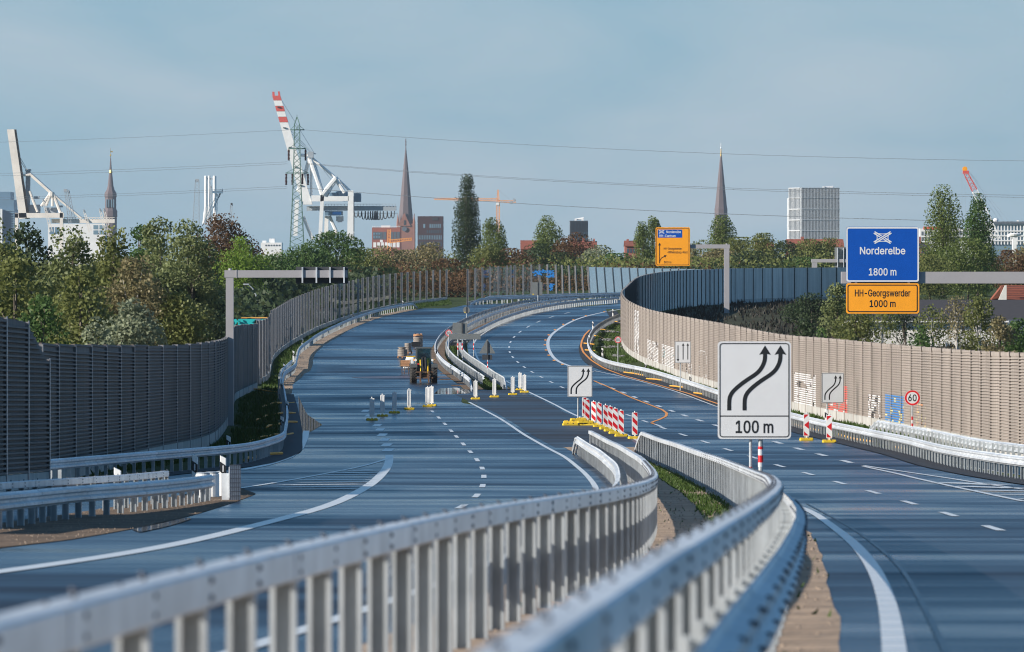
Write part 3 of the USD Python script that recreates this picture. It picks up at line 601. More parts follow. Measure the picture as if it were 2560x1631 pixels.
# dark joints and posts on the hollow side of the curling wall
inner = wr
Lnw = arc(NW)[-1]
for s in np.arange(Lnw - 135, Lnw - 2, 2.5):
    p = along(NW, s); q = along(NW, s + .5) - along(NW, s - .5); n_ = np.array([q[1], -q[0]]) / np.hypot(q[0], q[1])
    c = p[:2] + n_ * .13
    m = bx(-.05, .05, -.05, .05, -.2, p[2] - .02); m.apply_transform(trimesh.transformations.rotation_matrix(math.atan2(q[1], q[0]), [0, 0, 1])); m.apply_translation((c[0], c[1], zg(p[1]))); obj('back_post', m, 'dark_back', inner)

# transparent walls: posts with a pane between each pair
def glass_wall(name, label, pts, matn, foot=.4, lean=0.0, w=.22, back=0.0):
    t = thing(name, label, 'noise barrier'); P = np.asarray(pts, float)
    for i in range(len(P)):
        a = P[i]; q = P[min(i + 1, len(P) - 1)] - P[max(i - 1, 0)]; rot = math.atan2(q[1], q[0]); ln = lean if np.isscalar(lean) else lean[i]
        m = cat([bx(-w / 2, w / 2, -w / 2, -w / 2 + .03, -.2, a[2]), bx(-w / 2, w / 2, w / 2 - .03, w / 2, -.2, a[2]), bx(-.02, .02, -w / 2 + .03, w / 2 - .03, -.2, a[2] - .005)])
        v = m.vertices; v[:, 0] -= ln * np.maximum(v[:, 2], 0); v[:, 1] += back * np.maximum(v[:, 2], 0); m.vertices = v
        m.apply_transform(trimesh.transformations.rotation_matrix(rot, [0, 0, 1])); m.apply_translation((a[0], a[1], zg(a[1]))); obj('post', m, 'wall_post', t)
        if i + 1 < len(P):
            b = P[i + 1]; d = b[:2] - a[:2]; L = np.linalg.norm(d); d /= L; sg = np.array([a[:2] + d * w * .3, b[:2] - d * w * .3]); z = zg(sg[:, 1]); h = min(a[2], b[2]) - .05
            obj('base_panel', extrude_along(sg, z, [(-.08, -.3), (.08, -.3), (.08, foot), (-.08, foot)]), 'pale_concrete', t)
            g = extrude_along(sg, z, [(-.012, foot + .005), (.012, foot + .005), (.012, h), (-.012, h)]); v = g.vertices
            hh = np.maximum(v[:, 2] - zg(v[:, 1]), 0)[:, None]; v[:, :2] += (-d * ln + np.array([-d[1], d[0]]) * back) * hh; g.vertices = v
            obj('pane', g, matn, t)
    return t
R6 = lambda x, y: (540 + x * .27374, 620 + y * .27374)
fg = []
# (post column, base row, top row) in the zoomed view of the left bend
b_x = [0, 385, 490, 500, 550, 650, 800, 950, 1200, 1433, 1700, 1960, 2105]; b_y = [0, 1245, 1165, 1070, 990, 910, 820, 745, 655, 590, 535, 497, 480]
t_x = [0, 380, 440, 490, 520, 560, 660, 760, 845, 935, 1018, 1127, 1250, 1384, 1533, 1694, 1863, 2045, 2105]; t_y = [0, 665, 655, 600, 570, 545, 480, 440, 400, 375, 352, 325, 295, 265, 245, 228, 213, 203, 202]
fb, ft = PchipInterpolator(b_x[1:], b_y[1:]), PchipInterpolator(t_x[1:], t_y[1:])
cols = [385, 412, 440, 463, 482, 496, 508, 520, 533, 546, 560, 575, 590, 606, 622, 640, 658, 677, 697, 718, 740, 763, 789, 815, 845, 875, 905, 935, 967, 1000, 1018, 1052, 1088, 1127, 1168, 1210, 1250, 1296, 1338, 1384, 1434, 1484, 1533, 1587, 1638, 1694, 1748, 1805, 1863, 1922, 1982, 2045, 2105]
for c in cols:
    px, b = R6(c, float(fb(c))); _, tp = R6(c, float(ft(c))); x, y = at(px, b); fg.append((x, y, (b - tp) * y / FPX))
fg = np.array(fg); fg[:, 1] = np.maximum.accumulate(fg[:, 1] + np.arange(len(fg)) * .02); fg[:, 2] = gaussian_filter1d(fg[:, 2], 2)
glass_wall('glass_noise_barrier', 'transparent noise barrier of slim grey posts rising along the left bend', fg, 'clear_pane')
R7 = lambda x, y: (1080 + x * .27374, 660 + y * .27374)
cols2 = [(325, 375), (393, 362), (460, 352), (528, 340), (606, 332), (684, 325), (720, 322), (755, 318), (832, 312), (908, 308), (985, 304), (1060, 302), (1138, 300), (1198, 299), (1262, 298), (1322, 297), (1385, 296), (1442, 295)]
gg = []
for i, (c, b) in enumerate(cols2):
    px, by = R7(c, b); x, y = at(px, by); gg.append((x, y, np.interp(c, [325, 1060, 1442], [4.35, 4.35, 4.0])))
gg = np.array(gg); gg[:, 1] = np.maximum.accumulate(gg[:, 1] + np.arange(len(gg)) * .05)
lean = np.interp(np.arange(len(gg)), [0, 8, 17], [0, .01, .12])
gw = glass_wall('glass_noise_barrier', 'clear glass noise barrier on tall posts across the far bend, with blue spray paint', gg, 'clear_pane', lean=lean, w=.2)
g2 = [gg[-1]]
for k in range(1, 17): g2.append((gg[-1][0] + 1.15 * k, gg[-1][1] + 1.2 * k, 4.0 - .03 * k))
glass_wall('glass_noise_barrier', 'pale blue reflecting glass noise barrier leaning behind the curling wall', np.array(g2), 'hazy_pane', lean=.10, w=.16, back=.02)
# blue spray paint on two panes of the clear glass
rng = np.random.default_rng(5)
def blot(w, h, n, seed):
    r = np.random.default_rng(seed); return unary_union([affinity.rotate(sbox(-r.uniform(.05, .25), -r.uniform(.03, .12), r.uniform(.05, .25), r.uniform(.03, .12)), r.uniform(-60, 60)).buffer(.03) if False else affinity.translate(affinity.rotate(sbox(-r.uniform(.05, .22), -r.uniform(.03, .1), r.uniform(.05, .22), r.uniform(.03, .1)), r.uniform(-60, 60)), r.uniform(-w / 2, w / 2), r.uniform(-h / 2, h / 2)) for _ in range(n)])
for (px, py, w, h, n, sd) in [(1345, 683, 1.0, .45, 22, 1), (1358, 679, .5, .3, 8, 2), (1376, 684, .7, .75, 34, 3), (1378, 718, .45, .7, 18, 4)]:
    i = np.argmin(abs(gg[:, 0] * FPX / gg[:, 1] + 1280 - px)); d = gg[i, 1] - .25
    obj('spray_paint', up(blot(w * 1.3, h * 1.3, n, sd), .004, X_(px, d), d, Z_(py, d)), 'paint_blue', gw)

# spray paint on the slats of the right wall: short dashes on the slat fronts
s_nw = arc(NW); px_nw = NW[:, 0] * FPX / NW[:, 1] + 1280
def graffiti(label, x0, x1, yt, yb, cols_, seed, dens=.62):
    near = NW[:, 1] < 520; order = np.argsort(px_nw[near]); pxs, ss = px_nw[near][order], s_nw[near][order]
    s0, s1 = sorted((np.interp(x0, pxs, ss), np.interp(x1, pxs, ss))); y = along(NW, (s0 + s1) / 2)[1]
    h0, h1 = ZC - (yb - Y0) * y / FPX - zg(y), ZC - (yt - Y0) * y / FPX - zg(y)
    out = {c: [] for c in cols_}; r = np.random.default_rng(seed); st = (s1 - s0) / 26.0
    for k in range(int((h1 - .5) / .117) + 1):
        w = .5 + .117 * k
        if w < h0 - .05 or w > h1: continue
        for j in range(26):
            s = s0 + j * st; u, v = j / 26.0, (w - h0) / max(h1 - h0, .1)
            n1 = meshkit.noise([[u * 5.2 + seed, v * 3.1, 0.5]], seed)[0]; n2 = meshkit.noise([[u * 9 + 3 * seed, v * 6, 2.5]], seed + 7)[0]
            edge = min(u, 1 - u, v * 1.2 + .05, (1 - v) * 1.2) * 6
            if n1 * .7 + r.uniform(0, .3) > dens - .18 * min(edge, 1) or n1 > .72: continue
            c = cols_[int(n2 * len(cols_) * .999)]; p, q = along(NW, s), along(NW, s + st * r.uniform(.7, 1.02)); d = (q - p)[:2]; n_ = np.array([-d[1], d[0]]) / np.hypot(*d)
            seg = np.array([p[:2], q[:2]]) + n_ * .0785; z = zg(seg[:, 1])
            a, b = w + .003, w + .062
            V = [(seg[0, 0], seg[0, 1], z[0] + a), (seg[1, 0], seg[1, 1], z[1] + a), (seg[1, 0], seg[1, 1], z[1] + b), (seg[0, 0], seg[0, 1], z[0] + b)]
            V += [(x + n_[0] * .003, y_ + n_[1] * .003, zz_) for x, y_, zz_ in V]
            out[c].append(trimesh.Trimesh(V, [(4, 6, 5), (4, 7, 6), (0, 1, 2), (0, 2, 3), (0, 4, 5), (0, 5, 1), (3, 2, 6), (3, 6, 7)], process=False))
    for c, ms in out.items():
        if ms: obj('spray_paint', cat(ms), c, wr, label=label)
graffiti('tall narrow white spray tag near the turn of the wall', 1577, 1600, 778, 893, ['paint_white', 'paint_white', 'paint_black'], 11, .75)
graffiti('white spray tag with dark top and foot', 1621, 1648, 854, 918, ['paint_white', 'paint_white', 'paint_black'], 12, .82)
graffiti('white and teal spray tag left of the three-arrow sign', 1657, 1687, 864, 930, ['paint_white', 'paint_white', 'paint_teal'], 13, .82)
graffiti('small dark spray tag right of the three-arrow sign', 1716, 1732, 884, 935, ['paint_white', 'paint_black'], 14, .55)
graffiti('faded white spray tag', 1750, 1769, 878, 945, ['paint_white'], 15, .5)
graffiti('broad white and black spray tag', 1989, 2043, 936, 1022, ['paint_white', 'paint_white', 'paint_black'], 16, .95)
graffiti('red and white spray tag behind the arrow sign', 2068, 2122, 965, 1040, ['paint_red', 'paint_red', 'paint_white'], 17, .78)
graffiti('oval black and white spray tag', 2174, 2205, 988, 1066, ['paint_white', 'paint_black'], 18, .92)
graffiti('blue and yellow spray tag', 2217, 2263, 988, 1070, ['paint_blue', 'paint_blue', 'paint_cream'], 19, .95)
graffiti('faint orange spray tag', 2296, 2318, 1012, 1078, ['paint_orange', 'paint_cream'], 20, .5)
graffiti('small pink spray tag low on the turn of the wall', 1559, 1570, 836, 872, ['paint_red'], 21, .45)
# ------------------------------------------------------------------ signs
def txt(s, h, mid=(0, 0), bold=True, anchor='c'):
    m = meshkit.text_mesh(s, h, .003, bold); b = m.bounds
    m.apply_translation((mid[0] - ((b[0, 0] + b[1, 0]) / 2 if anchor == 'c' else b[0, 0]), mid[1] - h / 2, 0)); return m
def affinity_txt(sn, h, sx):
    m = txt(sn, h); m.apply_scale((sx, 1, 1)); return m
def panel_on(t, name, w, h, X, Y, Z, face, border=None, back='sign_back', r=.06, bw=.045, rot=0.0, inset=.02, th=.03):
    """A sheet-metal sign panel, centre X, Z, its face at Y (towards the camera)."""
    p = obj(name, up(rrect(w, h, r), th, X, Y, Z, rot), face, t)
    if border: obj('border', up(rrect(w - 2 * inset, h - 2 * inset, r * .9).difference(rrect(w - 2 * inset - 2 * bw, h - 2 * inset - 2 * bw, r * .6)), .003, X, Y - .0035, Z, rot), border, p)
    return p
def mark(p, name, shape, X, Y, Z, m, rot=0.0): return obj(name, up(shape, .003, X, Y - .0035, Z, rot), m, p)
def post_on(t, x, y, z0, z1, r=.038, bands=()):
    q = obj('post', cyl(r, z0 - .1, z1, x, y, 10), 'steel_post', t)
    for i, (a, b) in enumerate(bands): obj('band', cyl(r + .004, a, b, x, y, 10), 'sign_red' if i % 2 == 0 else 'sign_white', q)
    return q
def curve_arrow(x0, w, h, th, bend=.5):
    """A lane arrow: starts at the foot, sways to the right, ends in an upright head."""
    t = np.linspace(0, 1, 40); ctrl = np.array([(x0, -.5), (x0 + .04 * 0, -.28), (x0 + w * .38, -.06), (x0 + w * .86, .12), (x0 + w, .30), (x0 + w, .40)])
    k = np.linspace(0, 1, len(ctrl)); xs, ys_ = PchipInterpolator(k, ctrl[:, 0])(t), PchipInterpolator(k, ctrl[:, 1])(t)
    xs, ys_ = gaussian_filter1d(xs, 2.0, mode='nearest'), gaussian_filter1d(ys_, 2.0, mode='nearest')
    body = LineString(np.stack([xs, ys_ * h], 1)).buffer(th / 2, cap_style='flat')
    hd = Polygon([(x0 + w - th * 1.45, .36 * h), (x0 + w, .5 * h), (x0 + w + th * 1.45, .36 * h), (x0 + w, .38 * h)])
    return unary_union([body, hd])
def lane_sign(label, px, py, wpx, hpx, d, footpx, arrows, face='sign_white', tilt=0.0, extra=None, foot_y=None):
    s = FPX / d; w, h = wpx / s, hpx / s; X, Z = X_(px, d), Z_(py, d)
    t = thing('lane_sign', label, 'road sign')
    p = panel_on(t, 'panel', w, h, X, d, Z, face, 'black', r=.05, bw=.022 * w / 1.2, inset=.012)
    arrows(p, w, h, X, d, Z)
    for fx in np.atleast_1d(footpx): post_on(t, X_(fx, d), d + .08, zg(d), Z + h * .3)
    return t, p
def two_arrows(p, w, h, X, d, Z, cy=.0, hh=None):
    hh = hh or h * .84
    for x0 in (-.36 * w, -.155 * w): mark(p, 'arrow', affinity.translate(curve_arrow(x0, w * .49 if x0 < -.3 * w else w * .49, hh, w * .055), 0, cy), X, d, Z, 'black')
def three_arrows(p, w, h, X, d, Z):
    for i, (x, dn) in enumerate([(-.3 * w, 1), (.02 * w, 0), (.31 * w, 0)]):
        g = unary_union([sbox(-.028 * w, -.34 * h, .028 * w, .34 * h), Polygon([(-.085 * w, .30 * h), (0, .42 * h), (.085 * w, .30 * h)])])
        if dn: g = affinity.translate(affinity.scale(g, 1, -1, origin=(0, 0)), 0, -.02 * h)
        mark(p, 'arrow', affinity.translate(g, x, 0), X, d, Z, 'black')
# the large one in the median
d = 128.0; s = FPX / d
t = thing('lane_sign', 'large white sign with two curved arrows over 100 m, in the median', 'road sign')
w, h = 183 / s, 244 / s; X, Z = X_(1886, d), Z_(976, d)
p = panel_on(t, 'panel', w, h, X, d, Z, 'sign_white', 'black', r=.08, bw=.022, inset=.035)
mark(p, 'dividing_line', sbox(-w / 2 + .05, -.012, w / 2 - .05, .012), X, d, Z - h / 2 + .235 * h, 'black')
for x0 in (-.345 * w, -.135 * w):
    mark(p, 'arrow', curve_arrow(x0, w * .49, h * .68, w * .055), X, d, Z + h * .118, 'black')
mark(p, 'lettering', affinity_txt('100 m', .255, .78), X, d, Z - h / 2 + .125 * h, 'black')
for fx, b0, r_ in ((1877, [(1168, 1182), (1182, 1193), (1193, 1205)], .032), (1902, [(1117, 1124), (1124, 1139), (1139, 1157), (1157, 1168)], .05)):
    bands = [(Z_(b, d), Z_(a, d)) for a, b in b0]; post_on(t, X_(fx, d), d + .09, zg(d), Z + .2, r_, bands if len(b0) == 3 else [bands[0], bands[1], bands[2], bands[3]])
b = cat([cyl(.07, Z - h / 2 + .06, Z - h / 2 + .12, X_(1902, d), d + .09), cyl(.05, Z - h / 2 + .06, Z - h / 2 + .12, X_(1877, d), d + .09)]); obj('clamp', b, 'steel_post', t)
lane_sign('white sign with two curved arrows standing among the red-white beacons', 1450, 954, 62, 78, 302, [1445], two_arrows)
lane_sign('grey sign with two curved arrows before the red and white spray paint', 2082, 970, 55, 75, 302, [2068], two_arrows, 'sign_grey')
lane_sign('white sign with one down and two up arrows before the lit wall', 1707, 881, 40, 54, 405, [1701], three_arrows)
def round_sign(label, num, px, py, rpx, d, foot=None, bands=()):
    s = FPX / d; r = rpx / s; X, Z = X_(px, d), Z_(py, d); t = thing('speed_sign', label, 'speed sign')
    p = obj('disc', up(Point(0, 0).buffer(r, quad_segs=12), .02, X, d, Z), 'sign_white', t)
    mark(p, 'red_ring', Point(0, 0).buffer(r * .97, quad_segs=12).difference(Point(0, 0).buffer(r * .74, quad_segs=12)), X, d, Z, 'sign_red')
    mark(p, 'lettering', affinity_txt(num, r * .82, .82), X, d, Z, 'black')
    post_on(t, X, d + .06, zg(d), Z + r * .6, .034, bands); return t
round_sign('speed sign 60 in front of the lit noise wall', '60', 2281, 995, 19.5, 262, bands=[(zg(262) + .6, zg(262) + .75), (zg(262) + .75, zg(262) + .9), (zg(262) + .9, zg(262) + 1.05)])
round_sign('speed sign 80 between the grey sign backs and the loader side', '80', 1122, 833, 8.6, 510)
round_sign('speed sign 80 on the grass beside the end of the lit wall', '80', 1545, 850, 8.6, 495)
# sign backs in the rear median
d = 500.0
t = thing('sign_assembly', 'grey backs of a square and a long sign on posts, rear median', 'road sign')
panel_on(t, 'square_panel', 37 * d / FPX, 27 * d / FPX, X_(1150, d), d, Z_(821, d), 'sign_back')
panel_on(t, 'long_panel', 79 * d / FPX, 14 * d / FPX, X_(1162, d), d - .12, Z_(842, d), 'sign_back', r=.03)
panel_on(t, 'small_panel', 36 * d / FPX, 6 * d / FPX, X_(1152, d), d, Z_(853.5, d), 'sign_back', r=.02)
for fx in (1145, 1156, 1184):
    q = zg(d); post_on(t, X_(fx, d), d - .09, q, Z_(849, d), .045, [(q + 1.15, q + 1.35), (q + 1.35, q + 1.5), (q + 1.5, q + 1.7)])
obj('channel', bx(X_(1154.2, d), X_(1157.2, d), d - .08, d - .03, Z_(834, d), Z_(808, d)), 'dark_back', t)
d = 447.0
t = thing('warning_sign', 'grey back of a triangular warning sign with small plate, rear median', 'road sign')
tri = Polygon([(-.56, 0), (.56, 0), (0, 1.0)]).buffer(.03)
obj('triangle', up(tri, .02, X_(1218, d), d, Z_(883, d)), 'sign_back', t)
panel_on(t, 'plate', 25 * d / FPX, 13 * d / FPX, X_(1218, d), d, Z_(893.5, d), 'dark_back', r=.02)
obj('channel', bx(X_(1217.6, d), X_(1220.4, d), d - .06, d - .005, Z_(900, d), Z_(853, d)), 'dark_back', t); post_on(t, X_(1219, d), d - .03, zg(d), Z_(900, d), .04, [(zg(d) + .8, zg(d) + .95), (zg(d) + .95, zg(d) + 1.1), (zg(d) + 1.1, zg(d) + 1.25)])
d = 640.0
t = thing('speed_sign', 'grey back of a round sign at the far bend of the median', 'road sign')
obj('disc', up(Point(0, 0).buffer(.37, quad_segs=8), .02, X_(1166, d), d, Z_(776, d)), 'sign_back', t); post_on(t, X_(1166, d), d - .03, zg(d), Z_(784, d), .04); obj('channel', bx(X_(1165, d), X_(1167, d), d - .05, d - .005, Z_(785, d), Z_(768, d)), 'dark_back', t)
obj('sticker', up(sbox(-.12, -.04, .04, .04), .003, X_(1163, d), d - .004, Z_(781, d)), 'yellow', t)
d = 719.0
t = thing('far_sign', 'pale grey back of a rectangular sign before the clear glass barrier', 'road sign')
panel_on(t, 'panel', 26 * d / FPX, 33 * d / FPX, X_(1343, d), d, Z_(722.5, d), 'sign_back'); post_on(t, X_(1345, d), d - .03, zg(d), Z_(738, d), .045); obj('channel', bx(X_(1344.4, d), X_(1346, d), d - .05, d - .005, Z_(739, d), Z_(706, d)), 'dark_back', t)
obj('sticker', up(sbox(-.1, -.05, .1, .05), .003, X_(1333, d), d - .004, Z_(736, d)), 'yellow', t)

# ------------------------------------------------------------------ overhead signs on cantilever arms
def interchange(w):
    """The crossed-ramps symbol of a motorway interchange."""
    h = w * .62; a = []
    for sgn in (1, -1):
        ln = LineString([(-w / 2, -sgn * h / 2), (w / 2, sgn * h / 2)])
        a.append(ln.buffer(w * .085, cap_style='flat').difference(ln.buffer(w * .018, cap_style='flat')))
    x = a[0].union(a[1].difference(LineString([(-w / 2, -h / 2), (w / 2, h / 2)]).buffer(w * .12, cap_style='flat')))
    t_ = np.linspace(-1, 1, 15)
    for q in (LineString(np.stack([t_ * w * .40, h / 2 - .02 * w - .12 * h * (1 - t_ ** 2)], 1)), LineString(np.stack([t_ * w * .40, -h / 2 + .02 * w + .12 * h * (1 - t_ ** 2)], 1)),
              LineString(np.stack([w * .42 - .10 * w * (1 - t_ ** 2), t_ * h * .44], 1)), LineString(np.stack([-w * .42 + .10 * w * (1 - t_ ** 2), t_ * h * .44], 1))):
        x = x.union(q.buffer(w * .022))
    return x
d = 290.0; k = d / FPX
gs = thing('gantry_sign', 'blue motorway sign Norderelbe 1800 m over orange exit sign, on a cantilever arm', 'gantry sign')
bw_, bh_ = 183 * k, 138 * k; bX, bZ = X_(2206.5, d), Z_(636.5, d)
obj('arm', bx(X_(2104, d), X_(2720, d), d + .14, d + .64, Z_(709, d), Z_(680, d)), 'gantry_paint', gs)
obj('column', bx(X_(2705, d), X_(2738, d), d + .30, d + .9, zg(d) - .2, Z_(676, d)), 'gantry_paint', gs)
blue = panel_on(gs, 'blue_panel', bw_, bh_, bX, d, bZ, 'sign_blue', 'sign_white', r=.12, bw=.075, inset=.01)
mark(blue, 'interchange_symbol', interchange(43 * k * .98), bX, d, Z_(594.5, d), 'sign_white')
mark(blue, 'lettering', affinity_txt('Norderelbe', 17.5 * k, .90), bX, d, Z_(627, d), 'sign_white')
mark(blue, 'lettering', affinity_txt('1800 m', 17.5 * k, .80), bX, d, Z_(680, d), 'sign_white')
oh_ = 76 * k; oZ = Z_(746.5, d)
orange = panel_on(gs, 'orange_panel', bw_, oh_, bX, d, oZ, 'sign_orange', 'black', r=.12, bw=.05, inset=.07)
mark(orange, 'lettering', affinity_txt('HH-Georgswerder', 16.5 * k, .69), bX, d, Z_(733, d), 'black')
mark(orange, 'lettering', affinity_txt('1000 m', 16.5 * k, .80), bX, d, Z_(759.5, d), 'black')
for x in (2140, 2272): obj('bracket', bx(X_(x, d) - .06, X_(x, d) + .06, d + .035, d + .135, Z_(780, d), Z_(572, d)), 'gantry_paint', gs)
d = 680.0; k = d / FPX
go = thing('gantry_sign', 'orange exit sign 500 m with arrows, on a grey cantilever arm and column', 'gantry sign')
ow, oh_ = 86 * k, 97 * k; oX, oZ = X_(1682, d), Z_(617, d)
op = panel_on(go, 'orange_panel', ow, oh_, oX, d, oZ, 'sign_orange', 'black', r=.18, bw=.06, inset=.09)
bp = obj('blue_field', up(rrect(61 * k, 20.5 * k, .05), .004, X_(1675, d), d - .005, Z_(584.5, d)), 'sign_blue', op)
mark(op, 'interchange_symbol', interchange(13 * k), X_(1654, d), d - .005, Z_(580, d), 'sign_white')
mark(op, 'lettering', affinity_txt('Norderelbe', 6.2 * k, .82), X_(1684, d), d - .005, Z_(580, d), 'sign_white')
mark(op, 'lettering', affinity_txt('HH-Centrum', 6.2 * k, .80), X_(1669, d), d - .005, Z_(590, d), 'sign_white')
mark(op, 'lettering', affinity_txt('HH-Georgswerder', 5.6 * k, .66), X_(1682, d), d, Z_(622, d), 'black')
mark(op, 'lettering', affinity_txt('-Wilhelmsburg-Nord', 5.6 * k, .66), X_(1693, d), d, Z_(631, d), 'black')
mark(op, 'lettering', affinity_txt('500 m', 5.6 * k, .8), X_(1669, d), d, Z_(656, d), 'black')
mark(op, 'arrow', unary_union([sbox(-.045, -1.05, .045, 1.0), Polygon([(-.17, .95), (0, 1.25), (.17, .95)])]), X_(1649, d), d, Z_(635, d), 'black')
mark(op, 'arrow', unary_union([LineString([(0, -.45), (.03, -.2), (.2, .1), (.55, .3)]).buffer(.045), Polygon([(.50, .45), (.80, .42), (.62, .14)])]), X_(1649, d), d, Z_(648, d), 'black')
obj('arm', bx(X_(1712, d), X_(1825, d), d + .3, d + .75, Z_(621.5, d), Z_(611.5, d)), 'gantry_paint', go)
obj('column', bx(X_(1810.5, d), X_(1823.5, d), d + .25, d + .8, zg(d) - .2, Z_(621.8, d)), 'gantry_paint', go)
obj('cap', cyl(.1, Z_(611.5, d), Z_(609, d), X_(1817, d), d + .5), 'gantry_paint', go)
d = 300.0; k = d / FPX
gl = thing('gantry_sign', 'left cantilever gantry with the dark back of its sign, behind the slatted wall', 'gantry sign')
obj('arm', bx(X_(561, d), X_(868, d), d, d + .4, Z_(694.5, d), Z_(676, d)), 'gantry_paint', gl)
obj('column', bx(X_(564.5, d), X_(583.5, d), d + .02, d + .38, zg(d) - .2, Z_(694.7, d)), 'gantry_paint', gl)
obj('flange', cat([bx(X_(590, d), X_(592, d), d - .02, d + .42, Z_(695.5, d), Z_(675, d)), cyl(.09, Z_(676, d), Z_(671.5, d), X_(575, d), d + .2)]), 'gantry_paint', gl)
panel_on(gl, 'panel', 131 * k, 42 * k, X_(804, d), d + .47, Z_(688.5, d), 'dark_back', r=.05)
for x in (756, 791, 825, 860): obj('bracket', bx(X_(x - 1.8, d), X_(x + 1.8, d), d - .06, d + .46, Z_(708, d), Z_(668, d)), 'steel', gl)
d = 800.0; k = d / FPX
gb = thing('gantry_sign', 'small far gantry with grey sign back, left of the blue sign', 'gantry sign')
obj('arm', bx(X_(2028, d), X_(2140, d), d, d + .45, Z_(656.5, d), Z_(648, d)), 'gantry_paint', gb)
obj('column', bx(X_(2030, d), X_(2043, d), d + .02, d + .43, zg(d) - .2, Z_(656.7, d)), 'gantry_paint', gb)
panel_on(gb, 'panel', 40 * k, 63 * k, X_(2107, d), d + .5, Z_(650, d), 'sign_back')
for x in (2094, 2109): obj('bracket', bx(X_(x - 1, d), X_(x + 1, d), d - .08, d + .49, Z_(682, d), Z_(620, d)), 'steel', gb)

# ------------------------------------------------------------------ beacons
def beacon(label, px, py, style='stripe', rot=0.0, hgt=1.0, w=.25, base=True, group=None):
    x, y = at(px, py); z = zg(y) + .012
    t = thing('beacon', label, 'traffic beacon', (x, y, z), rot, group=group)
    if base:
        b = cat([cyl(.5, 0, .001, 0, 0, 4) if False else trimesh.creation.extrude_polygon(rrect(.60, .40, .06), .07, engine='earcut')] + [bx(-.27 + i * .20, -.13 + i * .20, -.17, .17, .069, .115) for i in range(3)])
        obj('foot_plate', b, 'yellow', t)
    obj('stem', bx(-.03, .03, -.022, .022, .06, 1.18 if base else .2), 'white_plastic', t)
    pl = rrect(w, hgt, .045)
    p = obj('board', up(pl, .05, 0, -.025, .17 + hgt / 2), 'white_plastic', t)
    if style == 'stripe':
        inner_ = rrect(w - .035, hgt - .035, .03)
        st = [Polygon([(-1, y0 + 1.0), (1, y0 - 1.0), (1, y0 - 1.0 + .20), (-1, y0 + 1.20)]) for y0 in np.arange(-2, 2, .40)]
        st = unary_union(st).intersection(inner_)
        obj('stripe', up(st, .003, 0, -.0285, .17 + hgt / 2), 'sign_red', p)
    elif style == 'arrow':
        sh = unary_union([Polygon([(-.105, 0), (.105, .17), (.105, -.17)]), Polygon([(-.105, .42), (.05, .46), (-.105, .27)]), Polygon([(-.105, -.42), (.05, -.46), (-.105, -.27)]), Polygon([(-.105, .46), (.1, .46), (-.105, .28)]), Polygon([(-.105, -.46), (.1, -.46), (-.105, -.28)])]).intersection(rrect(w - .03, hgt - .03, .03))
        obj('stripe', up(sh, .003, 0, -.0285, .17 + hgt / 2), 'sign_red', p)
    else:
        obj('ridge', cat([bx(sx * w * .36 - .008, sx * w * .36 + .008, -.034, -.024, .24, .17 + hgt - .07) for sx in (-1, 1)]), 'white_plastic', p)
    obj('lamp_stub', cyl(.03, .17 + hgt - .01, .17 + hgt + .06, 0, 0, 8), 'white_plastic', t)
    return t
for px, py, rot, lb in [(930, 1052, 5, 'white beacon back, leftmost of the row across the left carriageway'), (956, 1042, 4, 'white beacon back, second from the left end of its row'), (986, 1034, 8, 'white beacon back, third of the row, slightly turned'),
                    (1023, 1025, 10, 'white beacon back, fourth of the row, leaning a little'), (1069, 1018, 0, 'white beacon back, left of the pair in front of the wheel loader'), (1079, 1016, -3, 'white beacon back, right of the pair in front of the wheel loader'),
                    (1189, 999, 2, 'white beacon back at the dark crossing, beside the curved rail end'), (1236, 994, 3, 'white beacon back in front of the grassy rear median end'), (1282, 988, 4, 'white beacon back, alone between median end and white line'),
                    (1300, 976, 0, 'white beacon back, rear one of the pair at the white line'), (1311, 982, 0, 'white beacon back, front one of the pair at the white line')]:
    beacon(lb, px, py, 'plain', rot)
for i, (px, py, rot) in enumerate([(1461, 1050, 12), (1468, 1057, 8), (1484, 1063, -8), (1498, 1068, 4), (1514, 1074, 10), (1526, 1079, 6), (1538, 1085, 4), (1553, 1092, 4), (1587, 1098, 6)]):
    lb = ['red-white striped beacon half hidden right behind the arrow sign', 'red-white striped beacon, second behind the arrow sign', 'red-white striped beacon leaning back, third from the arrow sign', 'red-white striped beacon, fourth from the arrow sign', 'red-white striped beacon, fifth from the arrow sign',
          'red-white striped beacon, sixth from the arrow sign', 'red-white striped beacon, seventh from the arrow sign', 'red-white striped beacon, last of the close row', 'red-white striped beacon alone by the end of the right median rail'][i]
    beacon(lb, px, py, 'stripe', rot)
beacon('red-white arrow beacon left of two on the right carriageway edge', 2016, 1102, 'arrow', 4)
beacon('red-white arrow beacon right of two on the right carriageway edge', 2073, 1107, 'arrow', 2)
x, y = at(1445, 1064); t = thing('foot_plate_stack', 'stack of yellow rubber foot plates holding the arrow sign', 'foot plates', (x, y, zg(y) + .01))
for i, (dx, dy, dz, r) in enumerate([(-.38, 0, 0, 4), (.42, .05, 0, -5), (-.33, .08, .12, -3), (.38, .0, .12, 3), (0.02, .1, .24, 6)]):
    b = cat([trimesh.creation.extrude_polygon(rrect(.82, .38, .06), .075, engine='earcut')] + [bx(-.37 + j * .27, -.17 + j * .27, -.17, .17, .074, .115) for j in range(3)])
    b.apply_transform(trimesh.transformations.rotation_matrix(math.radians(r), [0, 0, 1])); b.apply_translation((dx, dy, dz)); obj('foot_plate', b, 'yellow', t)

